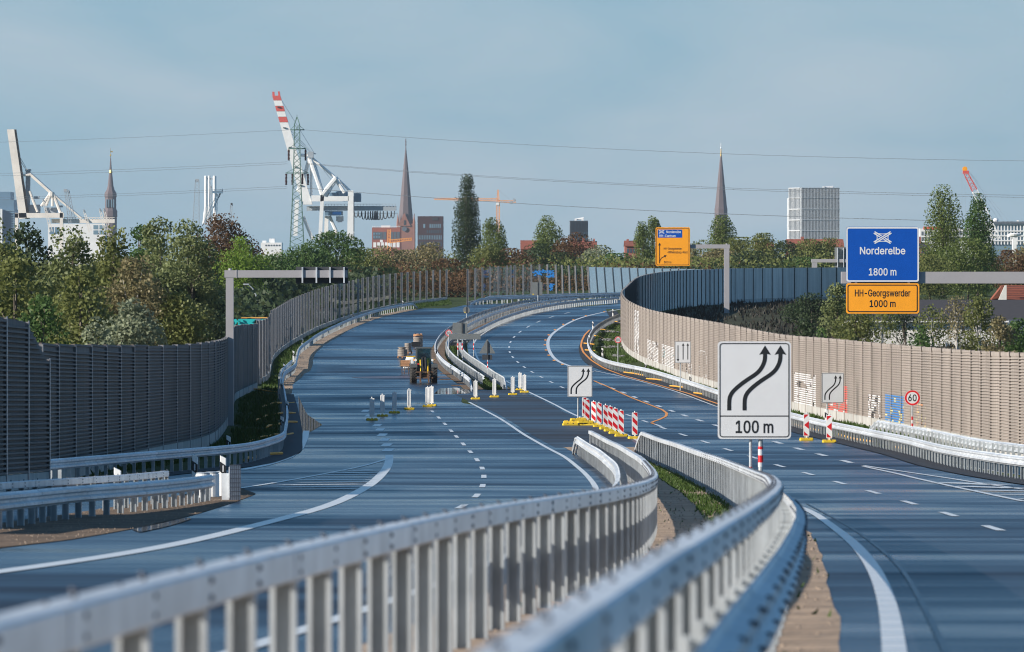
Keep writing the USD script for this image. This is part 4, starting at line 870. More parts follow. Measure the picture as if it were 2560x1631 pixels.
# marker posts: white, with a slanting black band
mp_proto = None
def marker_post(px, ytop, label):
    global mp_proto
    x, y = at(px, ytop, 1.0); z = zg(y)
    if px == 294: y = 126.0; x = X_(px, y); z = Z_(ytop, y) - 1.0
    if mp_proto is not None: return copy_of(mp_proto, (x, y, z), 0, label)
    t = thing('marker_post', label, 'marker post', (x, y, z))
    prof = Polygon([(-.06, -.05), (.06, -.05), (.075, .0), (0, .06), (-.075, .0)])
    m = trimesh.creation.extrude_polygon(prof, 1.15, engine='earcut'); m.apply_translation((0, 0, -.15)); v = m.vertices; v[v[:, 2] > .9, 2] -= (.07 * (v[v[:, 2] > .9, 0] + .07) / .14); m.vertices = v
    body = obj('body', m, 'white_plastic', t)
    b = trimesh.creation.extrude_polygon(affinity.scale(prof, 1.04, 1.06), .25, engine='earcut'); v = b.vertices; v[:, 2] += .60 - .10 * (v[:, 0] + .07) / .14; b.vertices = v
    obj('black_band', b, 'black', t); obj('reflector', up(rrect(.03, .16, .01), .006, 0, -.056, .68), 'sign_white', t)
    mp_proto = t; return t
for px, yt, lb in [(571, 1088, 'marker post on the dark verge left of the bending rail'), (487, 1136, 'marker post behind the crash cushion, left of two'), (558, 1139, 'marker post at the crash cushion, right of two'), (294, 1169, 'marker post among the gore rails at the left'),
                   (705, 1040, 'marker post at the tight bend of the left rail'), (718, 1001, 'marker post behind the left rail above its tight bend'), (706, 955, 'marker post behind the left rail below its kink'), (710, 909, 'marker post at the kink of the left rail'),
                   (734, 877, 'marker post just beyond the kink of the left rail'), (756, 846, 'marker post on the grass strip under the grey wall posts'), (883, 781, 'marker post behind the left rail below the glass barrier'), (1007, 752, 'marker post near the far end of the left rail'),
                   (1532, 773, 'marker post at the far edge of the right carriageway'), (1482, 804, 'marker post on the far right bend, before the grass mounds'), (1473, 838, 'marker post in the inside of the right bend'), (1506, 870, 'marker post below the grass mounds at the right bend'),
                   (1614, 906, 'marker post at the foot of the lit wall, left of the three-arrow sign'), (1726, 936, 'marker post right of the three-arrow sign'), (2066, 1023, 'marker post under the grey arrow sign'), (2324, 1071, 'marker post right of the sixty sign')]:
    marker_post(px, yt, lb)
# ------------------------------------------------------------------ trees
def leaf_cards(c, size, rng, elong=1.6, upb=.2):
    """One small rhombic leaf spray at each point of c."""
    n = len(c); a = rng.normal(size=(n, 3)); a[:, 2] += upb; a /= np.linalg.norm(a, axis=1, keepdims=True)
    b = rng.normal(size=(n, 3)); b -= a * (a * b).sum(1, keepdims=True); b /= np.linalg.norm(b, axis=1, keepdims=True); q = np.cross(a, b)
    s = (size * rng.uniform(.6, 1.35, n))[:, None]
    V = np.stack([c - b * s * .5, c + q * s * .5 * elong, c + b * s * .5, c - q * s * .5 * elong * rng.uniform(.5, 1, (n, 1))], 1).reshape(-1, 3)
    i = np.arange(n)[:, None] * 4
    return V, np.concatenate([i + [0, 1, 2], i + [0, 2, 3]])
SHAPES = {'round': ([0, .12, .35, .6, .85, 1], [.5, .88, 1, .96, .72, .3]), 'poplar': ([0, .1, .3, .55, .8, 1], [.6, .9, 1, .95, .78, .38]), 'column': ([0, .08, .35, .6, .85, 1], [.75, 1, .98, .86, .66, .34]),
          'bush': ([0, .2, .5, .8, 1], [.9, 1, .9, .6, .15]), 'birch': ([0, .2, .45, .75, 1], [.6, .95, 1, .8, .3]), 'willow': ([0, .2, .5, .8, 1], [.7, .95, 1, .75, .2])}
def tree(name, label, X, Y, ztop, width, mat_, shape='round', size=.34, dens=3.6, seed=0, base=.12, trunk='bark', category='tree', lumps=16, group=None, tuft=.17, inner='leaf_dark'):
    rng = np.random.default_rng(seed + 101); z0 = zg(Y); H = max(ztop - z0, 1.5); zb = base * H
    t = thing(name, label, category, (X, Y, z0), group=group)
    sx, sy = SHAPES[shape]; R = width / 2
    size = max(size * .52, .13); n_cl = int(lumps * 1.6) + int(H * 2.2); u = rng.uniform(0, 1, n_cl) ** .85; r = np.interp(u, sx, sy) * R; th = rng.uniform(0, 2 * np.pi, n_cl); k = np.sqrt(rng.uniform(.2, 1, n_cl)) * .85
    C = np.stack([r * k * np.cos(th), r * k * np.sin(th), zb + u * (H - zb) * .95], 1); C[0] = (0, 0, H * .93)
    cs = np.clip(R * tuft * 2.3 * np.interp(u, sx, sy) + .3, .4, 2.4) * rng.uniform(.7, 1.3, n_cl)
    area = np.trapezoid(np.interp(np.linspace(0, 1, 30), sx, sy), np.linspace(0, 1, 30)) * 2 * R * (H - zb)
    n = int(np.clip(dens * area / (size * size * .62), 400, 15000))
    pick = rng.choice(n_cl, n, p=cs ** 2 / (cs ** 2).sum()); d = rng.normal(size=(n, 3)); d /= np.linalg.norm(d, axis=1, keepdims=True)
    P = C[pick] + d * (cs[pick] * rng.uniform(.35, 1.0, n) ** .6)[:, None] * [1, 1, .85 if shape not in ('poplar', 'column') else 1.7]
    P[:, 2] = np.clip(P[:, 2], zb * .5, H * 1.02)
    lim = np.interp((P[:, 2] - zb) / (H - zb), sx, sy) * R * 1.15 + .1; rr = np.hypot(P[:, 0], P[:, 1]); f = np.minimum(1, lim / np.maximum(rr, 1e-6)); P[:, :2] *= f[:, None]
    obj('crown', leaf_cards(P, size, rng, 1.5, .3), mat_, t)
    limbs = [tube([(0, 0, -.3), (rng.normal() * .05, rng.normal() * .05, H * .35), (rng.normal() * .1 * R, rng.normal() * .1 * R, H * .82)], [H * .014 + .05, H * .011 + .035, .02], 6)]
    for c in C[rng.choice(n_cl, min(7, n_cl), replace=False)]:
        limbs.append(tube([(0, 0, max(c[2] * .55, .3)), (c[0] * .5, c[1] * .5, c[2] * .8), tuple(c)], [H * .006 + .02, H * .004 + .015, .012], 4))
    obj('trunk', cat(limbs), trunk, t)
    return t
def T(px, ytop, hw, d, m, label, shape='round', name='tree', **k):
    s = FPX / d; hw = hw * (1.28 if px < 920 else 1.12 if shape in ('round', 'bush', 'birch', 'willow') else .92); return tree(name, label, X_(px, d), d, Z_(ytop, d), 2 * hw / s, m, shape, seed=int(px * 7 + ytop), **k)
sz = .30
# beyond the left noise wall
T(-30, 535, 75, 330, 'leaf_olive', 'dark olive tree cut by the left photo edge, above the tall dark wall', size=sz)
T(60, 548, 75, 345, 'leaf_dark', 'dark green tree top below the leaning pale crane boom', size=sz)
T(40, 640, 75, 285, 'leaf_olive', 'yellowish olive tree at the left edge right above the sloping wall end', size=sz, dens=4)
T(175, 572, 70, 300, 'leaf_silver', 'silvery white poplar, the nearest and brightest on the left', 'birch', size=.26, dens=4, name='white_poplar')
T(205, 660, 62, 280, 'leaf_olive', 'olive tree in front of the nearest silvery poplar, left', size=sz, dens=4)
T(285, 568, 60, 360, 'leaf_olive', 'small olive tree under the dark church spire on the left', size=sz)
T(330, 640, 78, 330, 'leaf_tan', 'brownish tall birch between the two silvery poplars', 'birch', size=.25, dens=3.6, trunk='birch_bark', name='birch_tree')
T(350, 552, 45, 450, 'leaf_green', 'green tree top right of the dark church spire', size=sz)
T(395, 540, 58, 420, 'leaf_silver', 'silvery poplar crown left of the three white chimneys', 'birch', size=.28, name='white_poplar')
T(470, 545, 72, 400, 'leaf_silver', 'grey silvery poplar below the three white chimneys', 'birch', size=.28, dens=4, name='white_poplar')
T(560, 540, 68, 660, 'leaf_brown', 'reddish brown tree top right of the white chimneys', size=.34)
T(600, 588, 55, 640, 'leaf_bright', 'yellow-green round tree below the reddish brown tree', size=.3)
T(105, 730, 70, 262, 'leaf_green', 'green bush peeping over the step of the left wall', 'bush', size=.26, dens=4, category='shrub', name='shrub')
T(240, 800, 45, 240, 'leaf_grey', 'small pale willow shrub close above the left wall', 'bush', size=.2, category='shrub', name='shrub')
T(330, 745, 62, 275, 'leaf_grey', 'greyish willow shrub above the middle of the left wall', 'willow', size=.24, dens=4.2, category='shrub', name='shrub')
T(450, 730, 65, 330, 'leaf_olive', 'feathery dull green shrub left of the gantry column', 'willow', size=.26, dens=4.2, category='shrub', name='shrub')
T(505, 660, 45, 430, 'leaf_dark', 'shaded dark tree directly left of the gantry column', size=.32, dens=4.4)
T(400, 690, 80, 400, 'leaf_dark', 'shaded dark tree behind the feathery shrubs above the left wall', size=.32, dens=4.4)
T(130, 700, 110, 420, 'leaf_dark', 'shaded dark tree deep behind the nearest silvery poplar', size=.32, dens=4.4)
T(620, 655, 60, 650, 'leaf_dark', 'dark green tree right behind the left gantry arm', size=.36, dens=4.4)
T(690, 640, 60, 720, 'leaf_green', 'green tree under the foot of the lattice pylon', size=.4, dens=4)
T(760, 612, 55, 760, 'leaf_green', 'green tree between the lattice pylon and the container crane legs', size=.4, dens=4)
T(835, 578, 62, 800, 'leaf_green', 'bright topped green tree in front of the container crane legs', size=.4, dens=4)
T(905, 622, 58, 840, 'leaf_olive', 'olive green tree right of the container crane legs', size=.42, dens=4)
T(720, 720, 70, 690, 'leaf_dark', 'shaded tree behind the dense grey wall posts on the left', size=.4, dens=4.4)
T(640, 730, 50, 640, 'leaf_green', 'green tree behind the turquoise shed', size=.34, dens=4)
T(830, 690, 75, 800, 'leaf_dark', 'shaded tree seen through the first clear panes of the left bend', size=.42, dens=4.4)
# the centre, seen above and through the clear barrier
for i, (px, yt, hw, d, m, lb, sh) in enumerate([
    (960, 632, 52, 930, 'leaf_tan', 'tan birch below the brick office block', 'birch'), (1015, 622, 50, 960, 'leaf_tan', 'thin tan birch under the tall church spire', 'birch'), (1075, 612, 52, 1000, 'leaf_tan', 'tan birch under the dark red-brown block', 'birch'),
    (1120, 640, 48, 960, 'leaf_brown', 'autumn brown tree left of the dark columnar poplar foot', 'round'), (1215, 625, 55, 980, 'leaf_olive', 'olive tree right of the dark columnar poplar foot', 'round'), (1280, 620, 55, 990, 'leaf_brown', 'rusty brown tree behind the clear panes, left of the pale sign back', 'round'),
    (1345, 628, 52, 1000, 'leaf_dark', 'dark tree behind the blue spray paint', 'round'), (1400, 626, 50, 1010, 'leaf_dark', 'dark green tree behind the leaning posts', 'round'), (1440, 598, 52, 1100, 'leaf_brown', 'brownish bushy tree right of the dark cuboid building', 'round'),
    (1500, 610, 50, 1080, 'leaf_grey', 'grey-green willow left of the orange sign', 'willow'), (1545, 640, 58, 1000, 'leaf_green', 'bright green bushy tree above the pale blue glass', 'round'), (1620, 652, 55, 1000, 'leaf_green', 'bright green bushy tree just left of the orange sign foot', 'round'),
    (1705, 618, 55, 1040, 'leaf_tan', 'golden brown tree right of the orange sign', 'round'), (1760, 600, 52, 1120, 'leaf_olive', 'olive tree above the gantry arm of the orange sign', 'round'), (1800, 640, 50, 1000, 'leaf_tan', 'golden brown tree behind the grey gantry column', 'round'),
    (1852, 588, 50, 1150, 'leaf_olive', 'dull green tree right of the grey gantry column', 'round'), (1910, 600, 50, 1120, 'leaf_olive', 'olive bush crown left of the white tower foot', 'round'), (1960, 598, 48, 1130, 'leaf_dark', 'darker tree under the white lattice tower', 'round'),
    (2020, 604, 45, 1120, 'leaf_olive', 'olive tree between white tower and the small far gantry', 'round'), (2075, 588, 42, 1150, 'leaf_olive', 'olive tree peeping left of the blue sign', 'round'), (1880, 640, 60, 980, 'leaf_dark', 'shaded tree behind the far concrete wall, middle', 'round'), (2010, 645, 60, 980, 'leaf_green', 'green tree behind the far concrete wall, right', 'round'),
    (1170, 690, 50, 960, 'leaf_tan', 'pale trunked birch behind the gap of the barriers', 'birch'), (1055, 690, 55, 960, 'leaf_olive', 'dull olive tree behind the upper clear panes of the bend', 'round'), (960, 700, 50, 900, 'leaf_brown', 'rust brown tree behind the clear panes of the bend', 'round'),
    (1250, 690, 50, 960, 'leaf_brown', 'orange brown tree behind the second clear barrier', 'round'), (1465, 660, 50, 1000, 'leaf_dark', 'dark tree above the first pale blue panes', 'round')]):
    yt = yt + [-14, 6, -4, 10, -9, 3, -16, 8][i % 8] if yt < 645 else yt
    T(px, yt, hw, d, m, lb, sh, size=.46, dens=3.8, trunk='birch_bark' if sh == 'birch' else 'bark', name='birch_tree' if sh == 'birch' else 'tree')
T(1166, 441, 34, 1150, 'leaf_dark', 'tall dark columnar poplar in the middle of the skyline', 'poplar', size=.42, dens=5.5, name='poplar_tree', base=.05, lumps=40, tuft=.22)
T(1232, 548, 38, 1200, 'leaf_poplar', 'pale yellowish poplar below the orange tower crane', 'poplar', size=.42, dens=4.6, name='poplar_tree')
T(1372, 543, 44, 1200, 'leaf_poplar', 'pale round poplar left of the dark cuboid building', 'column', size=.42, dens=4.6, name='poplar_tree')
T(1605, 558, 22, 1200, 'leaf_poplar', 'slim pale poplar left of two by the orange sign', 'poplar', size=.42, dens=4.8, name='poplar_tree')
T(1632, 543, 24, 1210, 'leaf_poplar', 'slim pale poplar rising directly behind the orange sign', 'poplar', size=.42, dens=4.8, name='poplar_tree')
T(1804, 543, 46, 1180, 'leaf_poplar', 'pale poplar covering the foot of the right church spire', 'column', size=.42, dens=4.6, name='poplar_tree')
T(2358, 468, 58, 800, 'leaf_poplar', 'tall broad poplar beside the blue sign, the left of two', 'column', size=.34, dens=4.6, name='poplar_tree', base=.05, lumps=40)
T(2445, 490, 44, 810, 'leaf_green', 'tall narrow poplar before the red-white crane jib', 'column', size=.34, dens=4.6, name='poplar_tree', base=.05, lumps=36)
T(2420, 600, 78, 770, 'leaf_poplar', 'leafy mass of the lower poplar crown behind the gantry arm', size=.34, dens=4.2)
T(2325, 640, 60, 760, 'leaf_olive', 'olive tree right beside the blue sign edge', size=.34, dens=4.2)
T(2520, 628, 55, 850, 'leaf_brown', 'autumn brown tree at the right edge above the gantry arm', size=.36, dens=4.2)
T(2580, 610, 50, 900, 'leaf_tan', 'tan tree cut by the right photo edge', size=.36, dens=4.2)
# between the lit wall and the houses on the right
T(2092, 705, 36, 470, 'leaf_silver', 'pale silvery willow left below the orange exit sign', 'willow', size=.24, dens=4.4, name='willow_tree')
T(2140, 745, 44, 450, 'leaf_olive', 'olive willow under the orange exit sign', 'willow', size=.26, dens=4.4, name='willow_tree')
T(2205, 770, 40, 460, 'leaf_olive', 'thin birch under the right half of the orange sign', 'birch', size=.22, dens=1.9, base=.42, trunk='birch_bark', name='birch_tree')
T(2262, 758, 36, 470, 'leaf_dark', 'dark thin tree right of the orange sign before the pale wall', 'birch', size=.22, dens=1.9, base=.42, name='tree')
T(2330, 765, 36, 450, 'leaf_olive', 'thin olive birch before the middle of the pale building', 'birch', size=.22, dens=1.9, base=.42, trunk='birch_bark', name='birch_tree')
T(2392, 745, 40, 460, 'leaf_tan', 'slender birch with white stem before the pale building', 'birch', size=.22, dens=1.9, base=.42, trunk='birch_bark', name='birch_tree')
T(2450, 735, 40, 450, 'leaf_olive', 'olive birch left of the blue lamp post', 'birch', size=.24, dens=3.4, trunk='birch_bark', name='birch_tree')
T(2500, 790, 40, 430, 'leaf_tan', 'low russet shrub left of the blue lamp post', 'bush', size=.24, dens=4, category='shrub', name='shrub')
T(2300, 818, 40, 420, 'leaf_green', 'low green shrub above the lit wall, under the thin birches', 'bush', size=.22, dens=4, category='shrub', name='shrub')
T(2545, 800, 45, 440, 'leaf_green', 'green shrub at the right edge behind the blue lamp post', 'bush', size=.24, dens=4, category='shrub', name='shrub')
T(2050, 815, 25, 420, 'leaf_green', 'small green shrub left of the pale silvery willow', 'bush', size=.2, dens=3.6, category='shrub', name='shrub')

for i, (px, yt, hw, d, m, lb) in enumerate([(1990, 762, 40, 640, 'leaf_dark', 'shaded bush at the rim of the hollow, left of the silvery willow'), (2030, 735, 42, 610, 'leaf_dark', 'shaded tree behind the silvery willow'), (2180, 722, 48, 640, 'leaf_dark', 'dark tree behind the orange exit sign, left half'), (2560, 770, 46, 620, 'leaf_olive', 'olive tree at the right edge under the red tile roof'), (2120, 830, 44, 400, 'leaf_olive', 'low olive shrub above the lit wall under the willow'), (2010, 800, 34, 470, 'leaf_dark', 'low shaded shrub at the left end of the shrubs above the lit wall')]):
    T(px, yt, hw, d, m, lb, 'bush' if yt > 790 else 'round', size=.3, dens=4.2, category='shrub' if yt > 790 else 'tree', name='shrub' if yt > 790 else 'tree')

def thicket(name, label, path, h, m, size, depth, dens, seed, hvar=.5, kind='stuff'):
    rng = np.random.default_rng(seed); L = arc(path)[-1]; n = int(L * h * dens / (size * size * .6)); s = rng.uniform(0, L, n); p = along(path[:, :2], s)
    hh = h * (1 - hvar * meshkit.noise(np.stack([s / (h * 1.1), s * 0, s * 0], 1), seed)); z = rng.uniform(0, 1, n) * hh
    c = np.column_stack([p[:, 0] + rng.normal(size=n) * depth * .4, p[:, 1] + rng.normal(size=n) * depth * .5, zg(p[:, 1]) + z])
    return obj(name, leaf_cards(c, size, rng, 1.4, .3), m, kind=kind, label=label, cat='undergrowth')
thicket('undergrowth', 'dark brambles behind the clear panes of the left bend', offset(smooth_path(fg, 3, 4), -9)[:, :2], 4.6, 'leaf_dark', .45, 5, 3.0, 1)
thicket('undergrowth', 'brown undergrowth behind the clear barrier of the far bend', smooth_path([(-40, 880), (-15, 860), (10, 890), (34, 905)], 3, 3), 6.0, 'leaf_brown', .30, 9, .9, 2, .85)
thicket('undergrowth', 'dark green undergrowth behind the clear barrier of the far bend', smooth_path([(-60, 900), (-15, 880), (10, 910), (44, 925)], 3, 3), 4.2, 'leaf_dark', .34, 8, 3.4, 3)
thicket('undergrowth', 'brown brambles in the gap between the two clear barriers', smooth_path([(-22, 790), (-12, 800), (-3, 800)], 3, 3), 4.4, 'leaf_brown', .28, 6, 2.6, 13)
thicket('undergrowth', 'dark undergrowth behind the left slatted wall', np.array([(-24, 235), (-27, 330), (-30, 450)]), 3.2, 'leaf_dark', .3, 5, 2.6, 4)
thicket('woodland', 'distant wood closing the view behind all trees', np.array([(-170, 1450), (0, 1500), (190, 1450)]), 7.0, 'leaf_olive', .5, 40, 2.4, 5, .85)
thicket('woodland', 'olive wood behind the far concrete wall', np.array([(10, 960), (45, 985), (110, 960)]), 6.5, 'leaf_olive', .4, 14, 2.6, 6, .8)
# grass: rough grass of the hollow, its shade in the colour, fresh grass along rails and on the medians
def blades(name, label, poly, n, h, m, seed, size=.05, off=0.0):
    rng = np.random.default_rng(seed); x0, y0, x1, y1 = poly.bounds; P = []
    import shapely
    while len(P) < n:
        q = np.column_stack([rng.uniform(x0, x1, n), rng.uniform(y0, y1, n)]); q = q[shapely.contains_xy(poly, q[:, 0], q[:, 1])]
        k = meshkit.fbm(np.column_stack([q[:, 0] * .5, q[:, 1] * .12, q[:, 0] * 0]), 3, seed) ; q = q[rng.uniform(.30, .62, len(q)) < k]; P = q if len(P) == 0 else np.vstack([P, q])
        if len(q) == 0: break
    P = P[:n]; n = len(P); a = rng.uniform(0, np.pi, n); hh = h * rng.uniform(.5, 1.3, n); z = zg(P[:, 1]) + off; w = size * rng.uniform(.6, 1.4, n)
    dx, dy = np.cos(a) * w, np.sin(a) * w; lx, ly = rng.normal(size=n) * h * .35, rng.normal(size=n) * h * .35
    V = np.stack([np.column_stack([P[:, 0] - dx, P[:, 1] - dy, z]), np.column_stack([P[:, 0] + dx, P[:, 1] + dy, z]), np.column_stack([P[:, 0] + lx, P[:, 1] + ly, z + hh])], 1).reshape(-1, 3)
    return obj(name, (V, np.arange(3 * n).reshape(-1, 3)), m, kind='stuff', label=label, cat='grass')
hollow = Polygon(np.vstack([NW[NW[:, 1] > 330][:, :2] + [1.2, 0], IW[:40, :2] + [0, -1.5], [(90, 700), (60, 330)]])).buffer(0)
obj('ground', sheet_mesh(hollow, .006), 'dark_grass', kind='structure')
blades('grass', 'rough dark grass filling the hollow behind the lit wall', hollow, 22000, .5, 'weed_shaded', 7, .10)
vl = Polygon(np.vstack([Bb[8:, :2] + [.4, 0], fg[:, :2] + [.3, 0], W1l[(W1l[:, 1] > 250) & (W1l[:, 1] < fg[-1, 1])][::-1] - [.4, 0]])).buffer(0)
blades('grass', 'green grass strip between the left rail and the grey wall posts', vl, 16000, .22, 'grass_blade', 8, .05)
vr = Polygon(np.vstack([NW[(NW[:, 1] > 255) & (NW[:, 1] < 640)][:, :2] - [.35, 0], RRl[(RRl[:, 1] > 255) & (RRl[:, 1] < 640)][::-1] + [.4, 0]])).buffer(0)
blades('grass', 'green grass between the right rail and the lit wall', vr, 16000, .2, 'grass_blade', 9, .05)
mg = Polygon(np.vstack([np.stack([np.array([X_on(R1, y) - .85 for y in np.arange(55, 232, 3)]), np.arange(55, 232, 3)], 1), np.stack([np.array([X_on(R1, y) - .12 for y in np.arange(55, 232, 3)]), np.arange(55, 232, 3)], 1)[::-1]])).buffer(0)
blades('grass', 'fresh grass tufts on the sandy median along the large rail', mg, 5200, .09, 'grass_blade', 10, .02, .012)
blades('grass', 'sparse weeds scattered over the sandy front median', front_median.intersection(sbox(-9, 24, 20, 235)), 350, .06, 'grass_blade', 11, .02, .012)
blades('grass', 'green grass on the rear median between its rails', Polygon(np.vstack([np.stack([np.array([X_on(MLl, y) + .9 for y in np.arange(408, 560, 4)]), np.arange(408, 560, 4)], 1), np.stack([np.array([X_on(MR, y) - .3 for y in np.arange(408, 560, 4)]), np.arange(408, 560, 4)], 1)[::-1]])).buffer(0), 9000, .2, 'grass_blade', 12, .05, .012)

def pebbles(label, poly, n, r0, r1, seed, off=.012):
    import shapely
    rng = np.random.default_rng(seed); x0, y0, x1, y1 = poly.bounds; q = np.column_stack([rng.uniform(x0, x1, n * 6), rng.uniform(y0, y1, n * 6)]); q = q[shapely.contains_xy(poly, q[:, 0], q[:, 1])][:n]; n = len(q)
    b = trimesh.creation.icosahedron(); r = rng.uniform(r0, r1, n) ** 1.0; sc = rng.uniform(.6, 1.3, (n, 1, 3)); V = b.vertices[None] * sc * r[:, None, None]; V[:, :, 0] += q[:, :1]; V[:, :, 1] += q[:, 1:]; V[:, :, 2] += (zg(q[:, 1]) + off)[:, None]
    F = (b.faces[None] + np.arange(n)[:, None, None] * 12).reshape(-1, 3)
    obj('gravel', (V.reshape(-1, 3), F), 'pebble', kind='stuff', label=label, cat='gravel')
pebbles('loose gravel and crumbs of soil on the front median', front_median.intersection(sbox(-9, 30, 20, 235)), 2600, .006, .026, 1)
pebbles('loose gravel on the earth of the gore island', gore.intersection(sbox(-30, 80, 0, 150)), 1200, .006, .017, 2, .016)
pebbles('loose gravel on the sandy verge inside the left rail', verge_poly, 900, .015, .05, 3)
# ------------------------------------------------------------------ the wheel loader and the material around it
lx, ly = at(1060, 957); lz = zg(ly)
ld = thing('wheel_loader', 'compact wheel loader with dark cab and pallet forks, facing the camera', 'wheel loader', (lx, ly, lz), 3)
def tyre(r, w):
    prof = [(r * .55, -w / 2 + .02), (r * .62, -w / 2), (r * .93, -w / 2 + .01), (r, -w / 2 + .06), (r, w / 2 - .06), (r * .93, w / 2 - .01), (r * .62, w / 2), (r * .55, w / 2 - .02)]
    m = lathe(prof, 28); lug = []
    for i in range(20):
        for sg in (-1, 1):
            b = trimesh.creation.box((.05, .10, w * .5)); b.apply_transform(trimesh.transformations.rotation_matrix(sg * .6, [1, 0, 0])); b.apply_translation((r + .008, 0, sg * w * .24)); b.apply_transform(trimesh.transformations.rotation_matrix(2 * np.pi * (i + (.5 if sg > 0 else 0)) / 20, [0, 0, 1])); lug.append(b)
    m = cat([m] + lug); m.apply_transform(trimesh.transformations.rotation_matrix(np.pi / 2, [0, 1, 0])); return m
for nm, yy_ in (('front', .0), ('rear', 1.9)):
    for sx in (-.74, .74):
        a = tyre(.63, .43); a.apply_translation((sx, yy_, .63)); w_ = obj('wheel', a, 'rubber', ld)
        h_ = cyl(.33, -.17, .17, n=20); h_.apply_transform(trimesh.transformations.rotation_matrix(np.pi / 2, [0, 1, 0])); h_.apply_translation((sx, yy_, .63)); obj('rim', h_, 'machine_yellow', w_)
        pts = [(0, .66 * math.cos(t), .66 * math.sin(t) + .63) for t in np.linspace(.3, 2.85, 9)]
        f_ = cat([bx(sx - .23, sx + .23, yy_ - .5, yy_ + .5, 1.29, 1.34), bx(sx - .23, sx + .23, yy_ - .62, yy_ - .5, 1.1, 1.30), bx(sx - .23, sx + .23, yy_ + .5, yy_ + .62, 1.1, 1.30)]); obj('fender', f_, 'machine_grey', ld)
obj('frame', cat([bx(-.48, .48, -.2, 2.3, .45, 1.15), bx(-.60, .60, -.1, .1, .55, .75)]), 'machine_grey', ld)
obj('engine_hood', cat([bx(-.52, .52, 1.4, 2.9, 1.0, 1.75), bx(-.50, .50, 2.9, 3.1, .7, 1.6)]), 'machine_yellow', ld)
cab = obj('cab', cat([bx(-.55, .55, .25, 1.5, 1.15, 1.42), bx(-.57, .57, .18, 1.55, 2.46, 2.56)] + [bx(sx - .035, sx + .035, y_ - .035, y_ + .035, 1.42, 2.46) for sx in (-.515, .515) for y_ in (.29, 1.46)]), 'machine_grey', ld)
obj('windscreen', bx(-.475, .475, .268, .28, 1.43, 2.45), 'cab_glass', cab)
for sx in (-1, 1): obj('side_window', bx(sx * .525 - .006, sx * .525 + .006, .33, 1.42, 1.43, 2.45), 'cab_glass', cab)
obj('rear_window', bx(-.475, .475, 1.47, 1.482, 1.43, 2.45), 'cab_glass', cab)
obj('seat', cat([bx(-.22, .22, .95, 1.1, 1.5, 2.1), bx(-.22, .22, .65, 1.0, 1.45, 1.58), bar((0, .5, 1.42), (0, .62, 1.85), .03)]), 'black', cab)
for sx in (-1, 1):
    mr_ = cat([bar((sx * .55, .3, 2.4), (sx * .86, .2, 2.42), .015), bar((sx * .86, .2, 2.42), (sx * .90, .2, 2.3), .015), bx(sx * .90 - .05, sx * .90 + .05, .17, .21, 2.08, 2.30)]); obj('mirror', mr_, 'black', ld)
    lp = cat([cyl(.09, 0, .06, n=12)]); lp.apply_transform(trimesh.transformations.rotation_matrix(np.pi / 2, [1, 0, 0])); lp.apply_translation((sx * .60, .15, 1.62)); obj('headlight', lp, 'white_plastic', ld)
    obj('indicator', bx(sx * .72 - .04, sx * .72 + .04, .12, .17, 1.56, 1.70), 'sign_orange', ld)
    rm = cat([bar((sx * .26, .15, 1.62), (sx * .27, -.75, .80), .045, 8), bar((sx * .27, -.75, .8), (sx * .27, -.8, .5), .04, 8)]); obj('lift_cylinder', rm, 'machine_yellow', ld)
obj('lift_arm', cat([bx(-.13, .13, .0, .3, 1.2, 1.88), bar((-.11, .05, 1.8), (-.12, -.78, .62), .07, 8), bar((.11, .05, 1.8), (.12, -.78, .62), .07, 8), bar((0, .0, 1.5), (0, -.72, .85), .05, 8)]), 'black', ld)
obj('fork_carriage', cat([bx(-.62, .62, -.98, -.90, .74, .82), bx(-.62, .62, -.98, -.90, .32, .40), bx(-.35, -.29, -.97, -.91, .3, .85), bx(.29, .35, -.97, -.91, .3, .85), bx(-.30, .30, -.88, -.80, .35, .6)]), 'rust_steel', ld)
for sx in (-.30, .30): obj('fork', cat([bx(sx - .055, sx + .055, -1.04, -.985, .06, .84), bx(sx - .055, sx + .055, -2.1, -1.0, .05, .10)]), 'rust_steel', ld)
obj('warning_plate', cat([bx(-.48, -.36, -.115, -.10, 1.27, 1.40)]), 'sign_red', ld)
obj('axle', cat([bar((-.7, 0, .6), (.7, 0, .6), .11, 8), bar((-.2, -.3, .5), (.2, -.3, .5), .06, 8)]), 'machine_yellow', ld)
d = 520.0; z = zg(d); x = X_(1006, d)
t = thing('ring_pallet', 'stack of concrete shaft rings on a wooden pallet left of the loader', 'concrete rings', (x, d, z + .01))
obj('pallet', cat([bx(-.45, .45, -.4, .4, .10, .14)] + [bx(i - .06, i + .06, -.4, .4, 0, .10) for i in (-.38, 0, .38)]), 'wood', t)
for i in range(3): obj('ring', lathe([(.40, .14 + i * .2), (.42, .16 + i * .2), (.42, .32 + i * .2), (.40, .335 + i * .2)], 20), 'ring_concrete', t)
obj('ring', lathe([(.27, .74), (.30, .76), (.30, .87), (.38, .88), (.38, .93), (.3, .94)], 20, -.02), 'ring_concrete', t)
x2 = X_(1020, 535)
t = thing('ring_pallet', 'second slimmer ring stack half hidden behind the first one', 'concrete rings', (x2, 535, zg(535) + .01))
obj('pallet', cat([bx(-.4, .4, -.4, .4, .10, .14)] + [bx(i - .06, i + .06, -.4, .4, 0, .10) for i in (-.34, 0, .34)]), 'wood', t)
for i in range(4): obj('ring', lathe([(.28, .14 + i * .2), (.30, .16 + i * .2), (.30, .32 + i * .2), (.28, .335 + i * .2)], 20), 'ring_concrete', t)
d = 560.0; x = X_(1045, d)
t = thing('cable_drum', 'large round drum with a coiled hose on top, behind the loader cab', 'drum', (x, d, zg(d) + .01))
